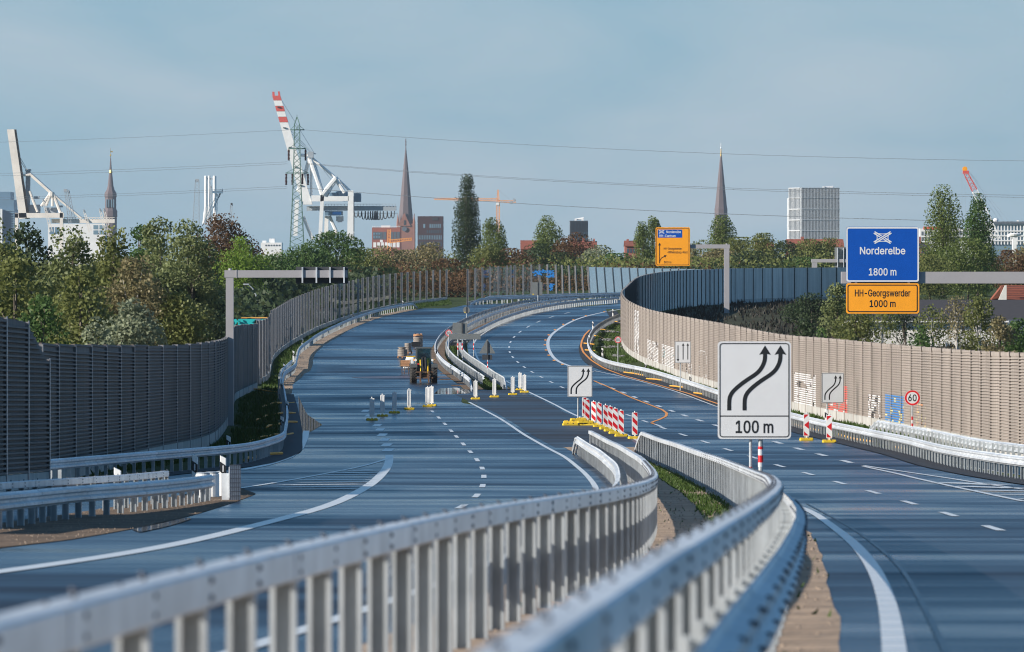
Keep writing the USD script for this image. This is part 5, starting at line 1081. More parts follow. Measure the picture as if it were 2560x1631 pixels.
obj('drum', lathe([(.42, 0), (.45, .03), (.45, .62), (.42, .64), (.42, .7), (.46, .71), (.46, .86), (.42, .87)], 24), 'ring_concrete', t)
obj('dark_base', bx(-.60, .20, -.65, -.5, 0, .42), 'black', t)
ring_ = [(.40 * math.cos(a), .34 * math.sin(a), 1.0 + .04 * math.sin(3 * a)) for a in np.linspace(0, 2 * np.pi, 30)]
obj('hose', cat([tube(ring_, .06, 6), tube([(a * .9, b * .9, c + .10) for a, b, c in ring_], .06, 6)]), 'wood', t)
d = 486.0; x = X_(1027, d)
t = thing('gravel_bag', 'white big bag with yellow rim standing left of the loader cab', 'bag', (x, d, zg(d) + .01))
g_ = trimesh.creation.icosphere(3, .5); v = g_.vertices; v = np.sign(v) * np.abs(v / .5) ** .55 * [.42, .42, .45]; v *= 1 + .05 * (meshkit.noise(v * 6, 2) - .5)[:, None]; g_.vertices = v + [0, 0, .45]; obj('bag', g_, 'white_plastic', t, smooth=True)
obj('rim', cat([bx(-.36, .36, -.36, .36, .88, .93)]), 'machine_yellow', t)
t = thing('gravel_bag', 'smaller sagging white bag in front of the big bag', 'bag', (X_(1018, 480), 480, zg(480) + .01))
g2_ = g_.copy(); g2_.vertices = g2_.vertices * [.8, .8, .62]; obj('bag', g2_, 'white_plastic', t, smooth=True)
d = 462.0; x = X_(1013, d)
t = thing('plank_crate', 'brown plank crate on a dark steel stand left of the loader wheel', 'crate', (x, d, zg(d) + .01))
for i in range(4): obj('plank', bx(-.36, .36, -.03 + .005 * (i % 2), .03, .62 + i * .115, .62 + i * .115 + .105), 'wood', t)
obj('crate_body', bx(-.35, .35, .035, .6, .62, 1.07), 'reel_wood', t)
obj('end_board', cat([bx(-.42, -.365, -.04, .62, .58, 1.1), bx(.365, .42, -.04, .62, .58, 1.1)]), 'reel_wood', t)
obj('stand', cat([bx(-.28, -.23, .1, .15, 0, .6), bx(.23, .28, .1, .15, 0, .6), bx(-.28, .35, .1, .15, .05, .10), bx(-.35, .42, 0, .5, .54, .6), bx(-.1, -.05, .1, .15, 0, .55)]), 'rust_steel', t)
for i, (px, py, L, lb) in enumerate([(1108, 944, .9, 'loose board'), (1118, 950, 1.1, 'loose board'), (1112, 936, .7, 'loose board'), (1141, 966, .7, 'loose board')]):
    x, y = at(px, py); obj('loose_board', bx(x - L / 2, x + L / 2, y - .12, y + .12, zg(y) + .012, zg(y) + .06), 'rust_steel', label=['rusty board right of the loader wheel, upper of three', 'longest rusty board right of the loader wheel', 'short rusty board nearest the loader wheel', 'rusty plank at the curved rail end of the rear median'][i], cat='board')
for i, (px, py, w_, h_) in enumerate([(985, 944, 5.2, 9.0), (1120, 962, 2.4, 5.0)]):
    x, y = at(px, py); r_ = np.random.default_rng(i); pts = [(x + w_ * (1 + .25 * r_.normal()) * math.cos(a) * .6, y + h_ * (1 + .2 * r_.normal()) * math.sin(a) * .5) for a in np.linspace(0, 2 * np.pi, 18)[:-1]]
    obj('mud', sheet_mesh(Polygon(smooth_path(pts + pts[:1], .4, .8)).buffer(0), .022), 'damp_asphalt' if i else 'mud', kind='stuff', label=['thin film of brown mud on the asphalt before the loader', 'wet muddy patch at the end of the rear median'][i], cat='mud')
# crash cushion at the gore: white tanks behind a gridded panel
d = 139.0; x0, x1 = X_(575, d), X_(601, d)
cc = thing('crash_cushion', 'crash cushion of white drums behind a gridded front at the gore tip', 'crash cushion')
gz0, gz1 = zg(d) + .01, Z_(1163, d)
fr = obj('front_panel', bx(x0, x1, d, d + .03, gz0, gz1), 'steel', cc)
gr = [bx(x - .006, x + .006, d - .015, d - .002, gz0, gz1) for x in np.linspace(x0, x1, 6)] + [bx(x0, x1, d - .018, d - .003, z - .006, z + .006) for z in np.linspace(gz0, gz1, 9)]
obj('grid', cat(gr), 'bolt', fr)
obj('side_frame', cat([bx(x0 - .03, x0, d, d + 1.2, gz0 + .05, gz1 - .05), bx(x0 - .2, x0 - .03, d + .2, d + .3, gz0, gz1 - .2)]), 'steel', cc)
for i, (px, dd) in enumerate([(508, 143), (530, 144.5), (556, 146)]):
    obj('drum', lathe([(.33, 0), (.35, .05), (.35, .66), (.30, .70), (.30, .72)], 18, X_(px, dd), dd), 'white_plastic', cc) if False else None
    m = lathe([(.17, 0), (.18, .02), (.18, .56), (.15, .58)], 18); m.apply_translation((X_(px, dd), dd, zg(dd))); dr = obj('drum', m, 'white_plastic', cc)
    m = lathe([(.165, .582), (.165, .61), (.1, .62)], 18); m.apply_translation((X_(px, dd), dd, zg(dd))); obj('lid', m, 'crane_grey', dr)
# drain hoses under the rails
hs = [((545, 991), (575, 984), (618, 976), (690, 981)), ((656, 1022), (680, 1013), (706, 1010), (735, 1008)), ((640, 1056), (674, 1041), (710, 1037), (738, 1035)), ((667, 1072), (690, 1064), (715, 1061), (742, 1059)), ((672, 1096), (700, 1091), (722, 1088), (732, 1087)), ((624, 1111), (650, 1100), (664, 1098), (690, 1096)), ((612, 1156), (640, 1145), (660, 1143), (705, 1141))]
for i, q in enumerate(hs):
    p = trace(q); p = smooth_path(p, .3, .6); obj('drain_hose', tube(np.column_stack([p, zg(p[:, 1]) + .07 + .05 * np.sin(np.arange(len(p)) * .2)]), .055, 6), 'hose', label='yellow drain hose lying across the dark verge under the left rail', cat='hose', group='drain hoses under the left rail')
hr = [((1517, 806), (1540, 806), (1556, 812)), ((1494, 826), (1512, 826), (1530, 832)), ((1478, 842), (1495, 842), (1510, 850)), ((1460, 861), (1472, 862), (1486, 864)), ((1463, 878), (1478, 879), (1490, 880)), ((1478, 896), (1492, 897), (1510, 901)), ((1505, 915), (1525, 916), (1548, 921)), ((1560, 934), (1585, 937), (1610, 942)), ((1616, 950), (1640, 952), (1668, 956)), ((1675, 968), (1700, 971), (1730, 975)), ((1735, 986), (1765, 990), (1790, 996)), ((1985, 1066), (2020, 1076), (2050, 1082)), ((2095, 1092), (2140, 1104), (2180, 1110)), ((2240, 1124), (2290, 1134), (2330, 1142)), ((2370, 1146), (2400, 1152), (2440, 1160))]
for q in hr:
    p = trace(q); p = smooth_path(p, .3, .6); obj('drain_hose', tube(np.column_stack([p, zg(p[:, 1]) + .10]), .05, 6), 'hose', label='orange drain hose showing under the right rail beside the dark kerb', cat='hose', group='drain hoses under the right rail')
r_ = np.random.default_rng(3)
for i, (px, py, wpx) in enumerate([(1545, 812, 16), (1528, 834, 38), (1520, 854, 40), (1525, 872, 36), (1540, 895, 34)]):
    x, y = at(px, py); w_ = wpx * y / FPX; ms = []
    t = thing('stone_heap', ['small stone heap farthest up the grass bend', 'upper stone heap on the grass below the wall turn', 'middle stone heap on the grass inside the bend', 'lower stone heap above the speed sign post foot', 'nearest stone heap, right of the eighty sign post'][i], 'stone heap', (x, y, zg(y)))
    for j in range(26):
        c = trimesh.creation.icosphere(1, 1.0); v = c.vertices * (1 + .5 * (meshkit.noise(c.vertices * 2 + j, j) - .5))[:, None]; c.vertices = v * r_.uniform(.08, .17) * [1.2, 1, .8]; c.apply_translation((r_.normal() * w_ * .28, r_.normal() * 1.0, .06 + r_.uniform(0, .14))); ms.append(c)
    for j in range(12): obj('stone', ms[j], 'stone', t)
    obj('small_stones', cat(ms[12:]), 'stone', t, kind='stuff')
# street lamps
d = 620.0
t = thing('street_lamp', 'curved grey street lamp behind the left gantry arm', 'street lamp')
obj('pole', tube([(X_(642, d), d, zg(d)), (X_(642.5, d), d, Z_(755, d)), (X_(640, d), d, Z_(738, d)), (X_(632, d), d, Z_(722, d)), (X_(622, d), d, Z_(713, d))], [.10, .08, .07, .06, .05], 8), 'steel_post', t)
obj('lamp_head', bx(X_(608, d), X_(622, d), d - .1, d + .1, Z_(713, d), Z_(709.5, d)), 'steel_post', t)
d = 470.0
t = thing('street_lamp', 'pale blue angular lamp post at the right above the lit wall', 'street lamp')
obj('pole', bx(X_(2527.5, d), X_(2530.5, d), d - .05, d + .05, zg(d), Z_(811, d)), 'facade_blue', t)
obj('lamp_head', cat([bx(X_(2484, d), X_(2531, d), d - .05, d + .05, Z_(812, d), Z_(809.5, d)), bx(X_(2484, d), X_(2505, d), d - .12, d + .12, Z_(810, d), Z_(806, d))]), 'facade_blue', t)
d = 1000.0
t = thing('street_lamp', 'tiny lamp arm behind the clear panes of the left bend', 'street lamp')
obj('pole', tube([(X_(1005, d), d, zg(d)), (X_(1007, d), d, Z_(742, d)), (X_(1024, d), d, Z_(737, d))], .09, 6), 'steel_post', t)
# turquoise shed, left
d = 560.0
t = thing('shed', 'turquoise shed wall between the gantry column and the grey posts', 'shed')
obj('wall', bx(X_(575, d), X_(668, d), d, d + 6, zg(d) - .2, Z_(796, d)), 'turquoise', t)
obj('roof_edge', bx(X_(574, d), X_(669, d), d - .08, d + 6.1, Z_(796, d), Z_(794.5, d)), 'hose', t)
obj('door', bx(X_(638, d), X_(652, d), d - .03, d, zg(d), Z_(797, d)), 'facade_blue', t)

# ------------------------------------------------------------------ buildings
def block(name, label, cat_, d, x0, x1, yt, deep, wall, yb=None, loc=None):
    t = thing(name, label, cat_); z0 = zg(min(d, 13000)) - 1 if yb is None else Z_(yb, d)
    obj('wall', bx(X_(x0, d), X_(x1, d), d, d + deep, z0, Z_(yt, d)), wall, t); return t
def win(t, d, x0, x1, y0, y1, nx, ny, m='window_dark', gapx=.35, gapy=.4, proud=.08, name='window', maxn=300):
    k = 0
    for j in range(ny):
        for i in range(nx):
            a, b = x0 + (x1 - x0) * i / nx, x0 + (x1 - x0) * (i + 1) / nx; c, e = y0 + (y1 - y0) * j / ny, y0 + (y1 - y0) * (j + 1) / ny
            ga, gc = (b - a) * gapx / 2, (e - c) * gapy / 2
            if k < maxn: obj(name, bx(X_(a + ga, d), X_(b - ga, d), d - proud, d + .02, Z_(e - gc, d), Z_(c + gc, d)), m, t)
            k += 1
R4 = lambda x, y: (1900 + x * .27409, 380 + y * .27409)
# pale building with a dark roof behind the thin birches
d = 560.0
t = block('warehouse', 'long pale building with a dark roof behind the thin birches', 'building', d, 2125, 2640, 803, 14, 'render_wall')
obj('roof', trimesh.Trimesh(*(lambda p: (p, [(0, 1, 2), (0, 2, 3), (4, 6, 5), (4, 7, 6), (0, 4, 5), (0, 5, 1), (1, 5, 6), (1, 6, 2), (2, 6, 7), (2, 7, 3), (3, 7, 4), (3, 4, 0)]))([(X_(2118, d), d - .6, Z_(803, d)), (X_(2650, d), d - .6, Z_(803, d)), (X_(2650, d), d + 6, Z_(751, d)), (X_(2160, d), d + 6, Z_(751, d)), (X_(2118, d), d + 15, Z_(805, d)), (X_(2650, d), d + 15, Z_(805, d)), (X_(2650, d), d + 9, Z_(752, d)), (X_(2160, d), d + 9, Z_(752, d))])), 'dark_roof', t)
obj('gutter', bx(X_(2118, d), X_(2650, d), d - .7, d - .6, Z_(806, d), Z_(802.5, d)), 'white_paint', t)
dw = up(Point(0, 0).buffer(.6), .05, X_(2539, d), d - .06, Z_(814, d)); obj('round_window', dw, 'window_dark', t)
obj('gable', bx(X_(2520, d), X_(2560, d), d - 1.2, d - .1, zg(d), Z_(800, d)), 'facade_grey', t)
d = 640.0
t = block('house', 'house with steep red tile roof and pale gable at the right edge', 'house', d, 2500, 2640, 752, 12, 'render_wall')
def roof_quad(t, name, P, m, th=.25):
    P = np.array(P, float); n_ = np.cross(P[1] - P[0], P[3] - P[0]); n_ /= np.linalg.norm(n_); Q = P - n_ * th
    V = np.vstack([P, Q]); return obj(name, trimesh.Trimesh(V, [(0, 1, 2), (0, 2, 3), (4, 6, 5), (4, 7, 6), (0, 4, 5), (0, 5, 1), (1, 5, 6), (1, 6, 2), (2, 6, 7), (2, 7, 3), (3, 7, 4), (3, 4, 0)], process=False), m, t)
roof_quad(t, 'roof', [(X_(2497, d), d - .8, Z_(753, d)), (X_(2650, d), d - .8, Z_(753, d)), (X_(2650, d), d + 6, Z_(714, d)), (X_(2514, d), d + 6, Z_(714, d))], 'roof_tile')
roof_quad(t, 'roof', [(X_(2514, d), d + 6, Z_(714, d)), (X_(2650, d), d + 6, Z_(714, d)), (X_(2650, d), d + 13, Z_(753, d)), (X_(2497, d), d + 13, Z_(753, d))], 'roof_tile')
for k in range(9): obj('tile_course', bar((X_(2499 + k * 1.8, d), d - .75 + k * .75, Z_(752.6 - k * 4.3, d) + .12), (X_(2648, d), d - .75 + k * .75, Z_(752.6 - k * 4.3, d) + .12), .07, 4), 'roof_tile', t)
g_ = trimesh.creation.extrude_polygon(Polygon([(-1.25, 0), (.05, 0), (.05, 2.5), (-.12, 2.5)]), .3, engine='earcut'); obj('gable', up(g_, .3, X_(2513, d), d - 1.2, Z_(772, d)), 'render_wall', t)
# rows of houses with red roofs between the trees
def row_house(label, d, x0, x1, ye, yr, chim=(), m='roof_tile', wall='red_brick'):
    t = block('row_house', label, 'house', d, x0, x1, ye, 11, wall)
    roof_quad(t, 'roof', [(X_(x0 - 1, d), d - .5, Z_(ye + .5, d)), (X_(x1 + 1, d), d - .5, Z_(ye + .5, d)), (X_(x1 + 1, d), d + 5.5, Z_(yr, d)), (X_(x0 - 1, d), d + 5.5, Z_(yr, d))], m)
    roof_quad(t, 'roof', [(X_(x0 - 1, d), d + 5.5, Z_(yr, d)), (X_(x1 + 1, d), d + 5.5, Z_(yr, d)), (X_(x1 + 1, d), d + 11.5, Z_(ye + .5, d)), (X_(x0 - 1, d), d + 11.5, Z_(ye + .5, d))], m)
    for cx, h, w_ in chim: obj('chimney', bx(X_(cx - w_ / 2, d), X_(cx + w_ / 2, d), d + 4.4, d + 5.6, Z_(yr + 6, d), Z_(yr - h, d)), 'red_brick', t)
    win(t, d, x0 + 4, x1 - 4, ye + 4, ye + 22, max(int((x1 - x0) / 9), 2), 1)
row_house('dark red roofed house left of the pale round poplar', 1600, 1302, 1342, 622, 601, (), 'roof_tile')
row_house('long house with dark red roof and chimneys below the dark cuboid building', 1650, 1420, 1492, 620, 603, ((1435, 9, 2.4), (1441, 5, 2.4), (1459, 7, 5), (1486, 6, 4)))
row_house('red brick house with stepped chimneys left of the orange sign', 1620, 1562, 1600, 614, 602, ((1570, 4, 6),))
row_house('orange red roofed house at the foot of the white tower', 1700, 1968, 2110, 622, 598, ((2008, 6, 8), (2075, 1, 4)))
row_house('orange roof fragment left of the white tower', 1750, 1890, 1935, 622, 606, ((1915, 3, 3),))
row_house('brick house end below the white and red office strip', 1500, 2298, 2325, 618, 606, ((2303, 14, 5),), 'dark_roof')
# brick office left of the tall spire
d = 3600.0; R2 = lambda x, y: (600 + x * .27374, 200 + y * .27374)
t = block('office_building', 'red brick office block with grey panels left of the tall spire', 'building', d, 930, 1001, 569, 30, 'red_brick')
win(t, d, 932, 966, 579, 600, 4, 1, 'facade_grey', .15, .1); win(t, d, 976, 1000, 579, 600, 3, 1, 'facade_grey', .15, .1); win(t, d, 932, 1000, 603, 622, 7, 1, 'white_paint', .25, .35); win(t, d, 932, 952, 581, 597, 3, 2, 'window_blue', .4, .4, .2)
obj('roof_rail', cat([bx(X_(930, d), X_(1001, d), d + 1, d + 1.4, Z_(566.4, d), Z_(565.6, d))] + [bx(X_(x, d), X_(x + .6, d), d + 1, d + 1.4, Z_(569, d), Z_(566, d)) for x in range(931, 1001, 6)] + [bx(X_(952, d), X_(975, d), d + 8, d + 14, Z_(569, d), Z_(564, d))]), 'white_paint', t)
t = block('office_building', 'dark red-brown tower block right of the tall spire', 'building', 3800.0, 1044, 1107, 541, 40, 'dark_brick')
d = 3800.0
win(t, d, 1073, 1103, 560, 571, 6, 1, 'window_blue', .35, .1); win(t, d, 1057, 1064, 560, 571, 1, 1, 'window_blue', .3, .1); win(t, d, 1066, 1104, 575, 584, 7, 1, 'window_dark', .4, .1); win(t, d, 1046, 1105, 588, 600, 14, 1, 'window_blue', .45, .1); win(t, d, 1046, 1105, 604, 616, 14, 1, 'window_dark', .45, .1)
obj('roof_box', bx(X_(1080, d), X_(1095, d), d - .3, d + .1, Z_(551, d), Z_(544, d)), 'dark_back', t)
d = 3500.0; t = block('office_building', 'dark blue-grey cuboid building with a white lift on its roof', 'building', d, 1425, 1470, 552, 30, 'facade_grey')
win(t, d, 1426, 1469, 580, 590, 8, 1, 'window_blue', .5, .1); win(t, d, 1426, 1469, 592, 602, 8, 1, 'window_blue', .5, .2)
for k in range(12): obj('mullion', bx(X_(1426 + k * 3.7, d) - .12, X_(1426 + k * 3.7, d) + .12, d - .35, d, Z_(612, d), Z_(553, d)), 'dark_back', t)
obj('roof_crane', cat([bar((X_(1438, d), d + 5, Z_(549, d)), (X_(1460, d), d + 5, Z_(545.5, d)), .5, 6), bx(X_(1437, d), X_(1442, d), d + 3, d + 7, Z_(552, d), Z_(547, d)), bx(X_(1454, d), X_(1459, d), d + 3, d + 7, Z_(552, d), Z_(546, d))]), 'white_paint', t)
# white lattice tower
d = 3300.0; t = thing('office_tower', 'white office tower with close vertical fins, right of the second spire', 'building')
xa, xb, xc = 1978, 2003, 2098.5; yt, yb = 470, 640
L_, C_ = np.array([X_(xa, d), d + 16]), np.array([X_(xb, d), d]); Rr = np.array([X_(xc, d), d + 5])
body = Polygon([L_, C_, Rr, Rr + [0, 26], L_ + [6, 22]]); m = trimesh.creation.extrude_polygon(body, Z_(yt + 1, d) - zg(d), engine='earcut'); m.apply_translation((0, 0, zg(d))); obj('wall', m, 'window_dark', t)
fins = []
for P, Q, n in ((L_, C_, 9), (C_, Rr, 26)):
    dd_ = (Q - P) / np.linalg.norm(Q - P); nn = np.array([dd_[1], -dd_[0]])
    for k in range(n + 1):
        c = P + (Q - P) * k / n; b = bx(-.22, .22, -.7, .05, zg(d), Z_(yt, d)); b.apply_transform(trimesh.transformations.rotation_matrix(math.atan2(dd_[1], dd_[0]), [0, 0, 1])); b.apply_translation((*c, 0)); obj('fin', b, 'tower_fin', t)
    for y_, hh in ((yt, 1.0), (495, .35), (523, 1.0), (550, 1.0), (577, 1.0), (605, .8)):
        b = bx(0, np.linalg.norm(Q - P), -.85, .02, Z_(y_ + hh * 1.1, d), Z_(y_ - hh * .6, d)); b.apply_transform(trimesh.transformations.rotation_matrix(math.atan2(dd_[1], dd_[0]), [0, 0, 1])); b.apply_translation((*P, 0)); obj('storey_band', b, 'tower_fin', t)
obj('podium', cat([bx(X_(1974, d), X_(1979, d), d + 16, d + 30, zg(d), Z_(495, d)), bx(X_(1973.4, d), X_(1980, d), d + 15.8, d + 30, Z_(538, d), Z_(535, d)), bx(X_(1973.4, d), X_(1980, d), d + 15.8, d + 30, Z_(566, d), Z_(563, d))]), 'tower_fin', t)
obj('roof_crane', cat([bar((X_(2058, d), d + 9, Z_(468.5, d)), (X_(2086, d), d + 9, Z_(467, d)), .55, 6), bx(X_(2060, d), X_(2064, d), d + 8, d + 10, Z_(471, d), Z_(466, d)), bx(X_(2080, d), X_(2085, d), d + 8, d + 10, Z_(471, d), Z_(466, d))]), 'tower_fin', t)
# office strip on the right
d = 2600.0; t = block('office_building', 'long white and glass office with rounded end at the right edge', 'building', d, 2478, 2640, 560, 30, 'window_blue')
for y_ in (562, 578, 590, 602): obj('storey_band', bx(X_(2470, d), X_(2640, d), d - .8, d, Z_(y_ + 1.6, d), Z_(y_ - 1.6, d)), 'white_paint', t)
for k in range(20): obj('mullion', bx(X_(2479 + k * 8, d) - .25, X_(2479 + k * 8, d) + .25, d - .6, d, Z_(612, d), Z_(562, d)), 'white_paint', t)
obj('roof', bx(X_(2474, d), X_(2640, d), d - 1.5, d + 28, Z_(560, d), Z_(554, d)), 'facade_grey', t)
obj('roof_unit', cat([lathe([(1.0, Z_(554, d)), (1.2, Z_(550, d)), (.6, Z_(546, d))], 10, X_(2492, d), d + 5), bx(X_(2545, d), X_(2549, d), d + 4, d + 6, Z_(554, d), Z_(551, d))]), 'white_paint', t)
t = block('office_building', 'low white building with a red roof strip behind the big poplars', 'building', 2500.0, 2300, 2478, 572, 24, 'white_paint'); d = 2500.0
win(t, d, 2302, 2476, 578, 590, 22, 1, 'facade_grey', .35, .2); win(t, d, 2302, 2476, 592, 604, 22, 1, 'facade_grey', .35, .2); obj('red_strip', bx(X_(2308, d), X_(2352, d), d - .4, d, Z_(573.5, d), Z_(567, d)), 'paint_red', t)
d = 2300.0; t = thing('satellite_dish', 'white dish housing in front of the office at the right edge', 'dish')
obj('dish', lathe([(.3, Z_(592, d)), (2.2, Z_(590, d)), (2.6, Z_(586, d)), (1.8, Z_(583.5, d))], 14, X_(2537, d), d), 'white_paint', t); obj('mount', bx(X_(2531, d), X_(2541, d), d - 1, d + 2, zg(d), Z_(591, d)), 'white_paint', t); obj('tank', lathe([(.9, Z_(593, d)), (1.0, Z_(590, d)), (.5, Z_(586, d))], 10, X_(2524, d), d), 'white_paint', t)
d = 2400.0; t = block('office_building', 'small white flat-roofed building left of the lattice pylon foot', 'building', d, 652, 704, 607, 14, 'white_paint')
obj('roof_box', cat([bx(X_(672, d), X_(686, d), d + 3, d + 8, Z_(607, d), Z_(597, d)), bx(X_(655, d), X_(664, d), d + 2, d + 8, Z_(607, d), Z_(602, d))]), 'white_paint', t); win(t, d, 662, 702, 611, 617, 6, 1, 'facade_grey')
d = 5200.0; t = thing('office_tower', 'hazy blue stepped office tower at the left edge', 'building')
obj('wall', cat([bx(X_(-60, d), X_(26, d), d, d + 40, zg(d), Z_(480, d)), bx(X_(-60, d), X_(36, d), d - 6, d + 30, zg(d), Z_(500, d)), bx(X_(-60, d), X_(38, d), d - 10, d + 30, zg(d), Z_(524, d))]), 'facade_blue', t)
for k in range(9): obj('storey_band', bx(X_(-60, d), X_(38.4, d), d - 10.6, d - 10, Z_(528 + k * 6, d), Z_(526 + k * 6, d)), 'window_blue', t)
obj('white_shaft', bx(X_(4, d), X_(9, d), d - 14, d - 10.7, zg(d), Z_(523, d)), 'white_paint', t)

# ------------------------------------------------------------------ church spires
def spire(label, d, px, rings, n=8, m='spire_copper', extra=None):
    t = thing('church', label, 'church'); obj('spire', lathe([(r * d / FPX, Z_(y, d)) for r, y in rings], n, X_(px, d), d, math.pi / n), m, t); return t
d = 6200.0; kx = d / FPX
t = spire('dark church spire with a golden ring on the left skyline', d, 276.5, [(12, 700), (16.5, 580), (16.5, 545), (18, 541), (17.5, 528), (15, 522), (14.5, 495), (16, 492), (16, 486), (15, 482), (11, 476), (7.6, 466), (4.4, 436), (3.4, 433)])
obj('gold_crown', lathe([(3.4 * kx, Z_(434, d)), (4.9 * kx, Z_(432, d)), (3.4 * kx, Z_(426, d)), (2.4 * kx, Z_(424, d))], 8, X_(276.5, d), d), 'gold', t)
obj('needle', lathe([(3.0 * kx, Z_(424, d)), (.6 * kx, Z_(391, d))], 8, X_(276.5, d), d), 'spire_copper', t)
obj('finial', cat([lathe([(.3 * kx, Z_(392, d)), (1.9 * kx, Z_(389.5, d)), (1.9 * kx, Z_(388, d)), (.3 * kx, Z_(385, d))], 8, X_(276.5, d), d), bx(X_(276, d), X_(277, d), d - .2, d + .2, Z_(386, d), Z_(371, d)), bx(X_(276, d), X_(282, d), d - .2, d + .2, Z_(381, d), Z_(378, d))]), 'gold', t)
for x in (268, 272.8, 280, 285): obj('louvre', bx(X_(x - 1.3, d), X_(x + 1.3, d), d - 6.5, d - 4.5, Z_(519, d), Z_(499, d)), 'window_blue', t)
d = 6380.0; kx = d / FPX
t = spire('tall pointed copper spire over a brick tower, centre skyline', d, 1014.5, [(19.5, 560), (18.5, 540), (9.5, 450), (6.0, 415), (.7, 366)])
zt0, zt1 = zg(d), Z_(552, d)
obj('tower', bx(X_(995, d), X_(1036, d), d - 8, d + 9, zt0, Z_(560, d)), 'church_brick', t)
for x0, x1, xm, ya in ((995, 1027, 1011, 532),): obj('gable', up(Polygon([(X_(x0, d), Z_(566, d)), (X_(x1, d), Z_(566, d)), (X_(xm, d), Z_(ya, d))]), .8, 0, d - 8.9, 0), 'church_brick', t)
g_ = up(Polygon([(-7, 0), (7, 0), (0, 12)]), .8, 0, 0, 0, 90); g_.apply_translation((X_(1036.6, d), d, Z_(563, d))); obj('gable', g_, 'church_brick', t)
obj('clock', up(Point(0, 0).buffer(2.6), .3, X_(1011.5, d), d - 9.3, Z_(573, d)), 'facade_grey', t); obj('louvre', up(sbox(-.9, -2.4, .9, 2.4), .3, X_(1012, d), d - 9.3, Z_(557, d)), 'dark_back', t)
obj('corner_turret', cat([lathe([(1.4, zt0), (1.4, Z_(556, d)), (.1, Z_(534, d))], 6, X_(x, d), d - 7) for x in (995, 1035.5)]), 'church_brick', t)
obj('finial', cat([cyl(.5, Z_(367, d), Z_(347, d), X_(1014.5, d), d, 6), lathe([(.3, Z_(364, d)), (1.0, Z_(362, d)), (.3, Z_(360, d))], 8, X_(1014.5, d), d), bx(X_(1013, d), X_(1016, d), d - .2, d + .2, Z_(356, d), Z_(353, d))]), 'spire_copper', t)
d = 6150.0; kx = d / FPX
t = spire('slim dark spire with gilded tip, left of the white tower', d, 1802.5, [(17, 700), (17.2, 522), (16.2, 520), (10.5, 468), (2.3, 391)])
obj('gilded_tip', lathe([(2.4 * kx, Z_(391, d)), (1.0 * kx, Z_(376, d)), (.4 * kx, Z_(372, d))], 8, X_(1802.5, d), d), 'gold', t)
obj('finial', cat([lathe([(.3, Z_(373, d)), (.95, Z_(370.5, d)), (.3, Z_(368, d))], 8, X_(1802.5, d), d), cyl(.25, Z_(369, d), Z_(358, d), X_(1802.5, d), d, 6)]), 'white_paint', t)
for x in (1790, 1797, 1803, 1809, 1815): obj('louvre', bx(X_(x - .9, d), X_(x + .9, d), d - 7.6, d - 6.0, Z_(548, d), Z_(536, d)), 'dark_back', t)

# ------------------------------------------------------------------ cranes, pylon and power lines
def B(d, x0, y0, x1, y1, r, dy=0.0, n=6, r2=None): return bar((X_(x0, d), d + dy, Z_(y0, d)), (X_(x1, d), d + dy, Z_(y1, d)), r, n, r2)
def slab(d, pts, th, dy=0.0): return up(Polygon([(X_(x, d), Z_(y, d)) for x, y in pts]), th, 0, d + dy, 0)
def lattice(d, x0, y0, x1, y1, w0, w1, n, r=.12, dy=0.0):
    """A lattice mast from one place to another, w wide (metres), as chords and diagonals."""
    p, q = np.array([X_(x0, d), d + dy, Z_(y0, d)]), np.array([X_(x1, d), d + dy, Z_(y1, d)]); a = (q - p) / np.linalg.norm(q - p); u = np.cross(a, [0, 1, 0]); u /= np.linalg.norm(u); v = np.array([0, 1.0, 0])
    cor = lambda t, i: p + (q - p) * t + (u * (1, 1, -1, -1)[i] + v * (1, -1, -1, 1)[i]) * (w0 + (w1 - w0) * t) / 2
    ms = [bar(cor(0, i), cor(1, i), r, 4) for i in range(4)]
    for k in range(n):
        for i in range(4):
            j = (i + 1) % 4; A_, B_ = (i, j) if k % 2 else (j, i); ms.append(bar(cor(k / n, A_), cor((k + 1) / n, B_), r * .6, 4))
    return cat(ms)
d = 3200.0; s = d / FPX
t = thing('container_crane', 'white container crane with raised boom, red and white at the tip', 'crane')
# boom: a deep box leaning left; bands of red and white near its tip
tip, root = np.array([691.0, 240.0]), np.array([769.0, 512.0])
def boom_pt(f, o): 
    c = tip + (root - tip) * f; w_ = 10 + 2.5 * f; return (c[0] + o * w_, c[1])
def boom_seg(f0, f1, m, nm): 
    P = [boom_pt(f0, -1), boom_pt(f0, 1), boom_pt(f1, 1), boom_pt(f1, -1)]; obj(nm, cat([slab(d, [P[0], P[1], P[2], P[3]], 6.0, -3.0)]), m, bm)
bm = obj('boom', slab(d, [boom_pt(.245, -1), boom_pt(.245, 1), boom_pt(1, 1.0), boom_pt(1, -1.0)], 6.0, -3.0), 'white_paint', t)
for f0, f1, m in ((.0, .045, 'crane_red'), (.045, .095, 'white_paint'), (.095, .145, 'crane_red'), (.145, .195, 'white_paint'), (.195, .245, 'crane_red')): boom_seg(f0, f1 - .002, m, 'band')
obj('tip_horn', cat([slab(d, [(681, 230), (686, 230), (687, 241), (681.5, 241)], 4, -2), slab(d, [(695, 229), (699, 229), (701, 241), (696, 241)], 4, -2)]), 'crane_red', t)
for f in (.10, .29, .47, .65, .82): obj('lamp', slab(d, [(boom_pt(f, -.3)[0] - 2, boom_pt(f, 0)[1]), (boom_pt(f, .1)[0], boom_pt(f, 0)[1]), (boom_pt(f, .1)[0], boom_pt(f, 0)[1] + 2.5), (boom_pt(f, -.3)[0] - 2, boom_pt(f, 0)[1] + 2.5)], .6, -3.7), 'dark_back', bm)
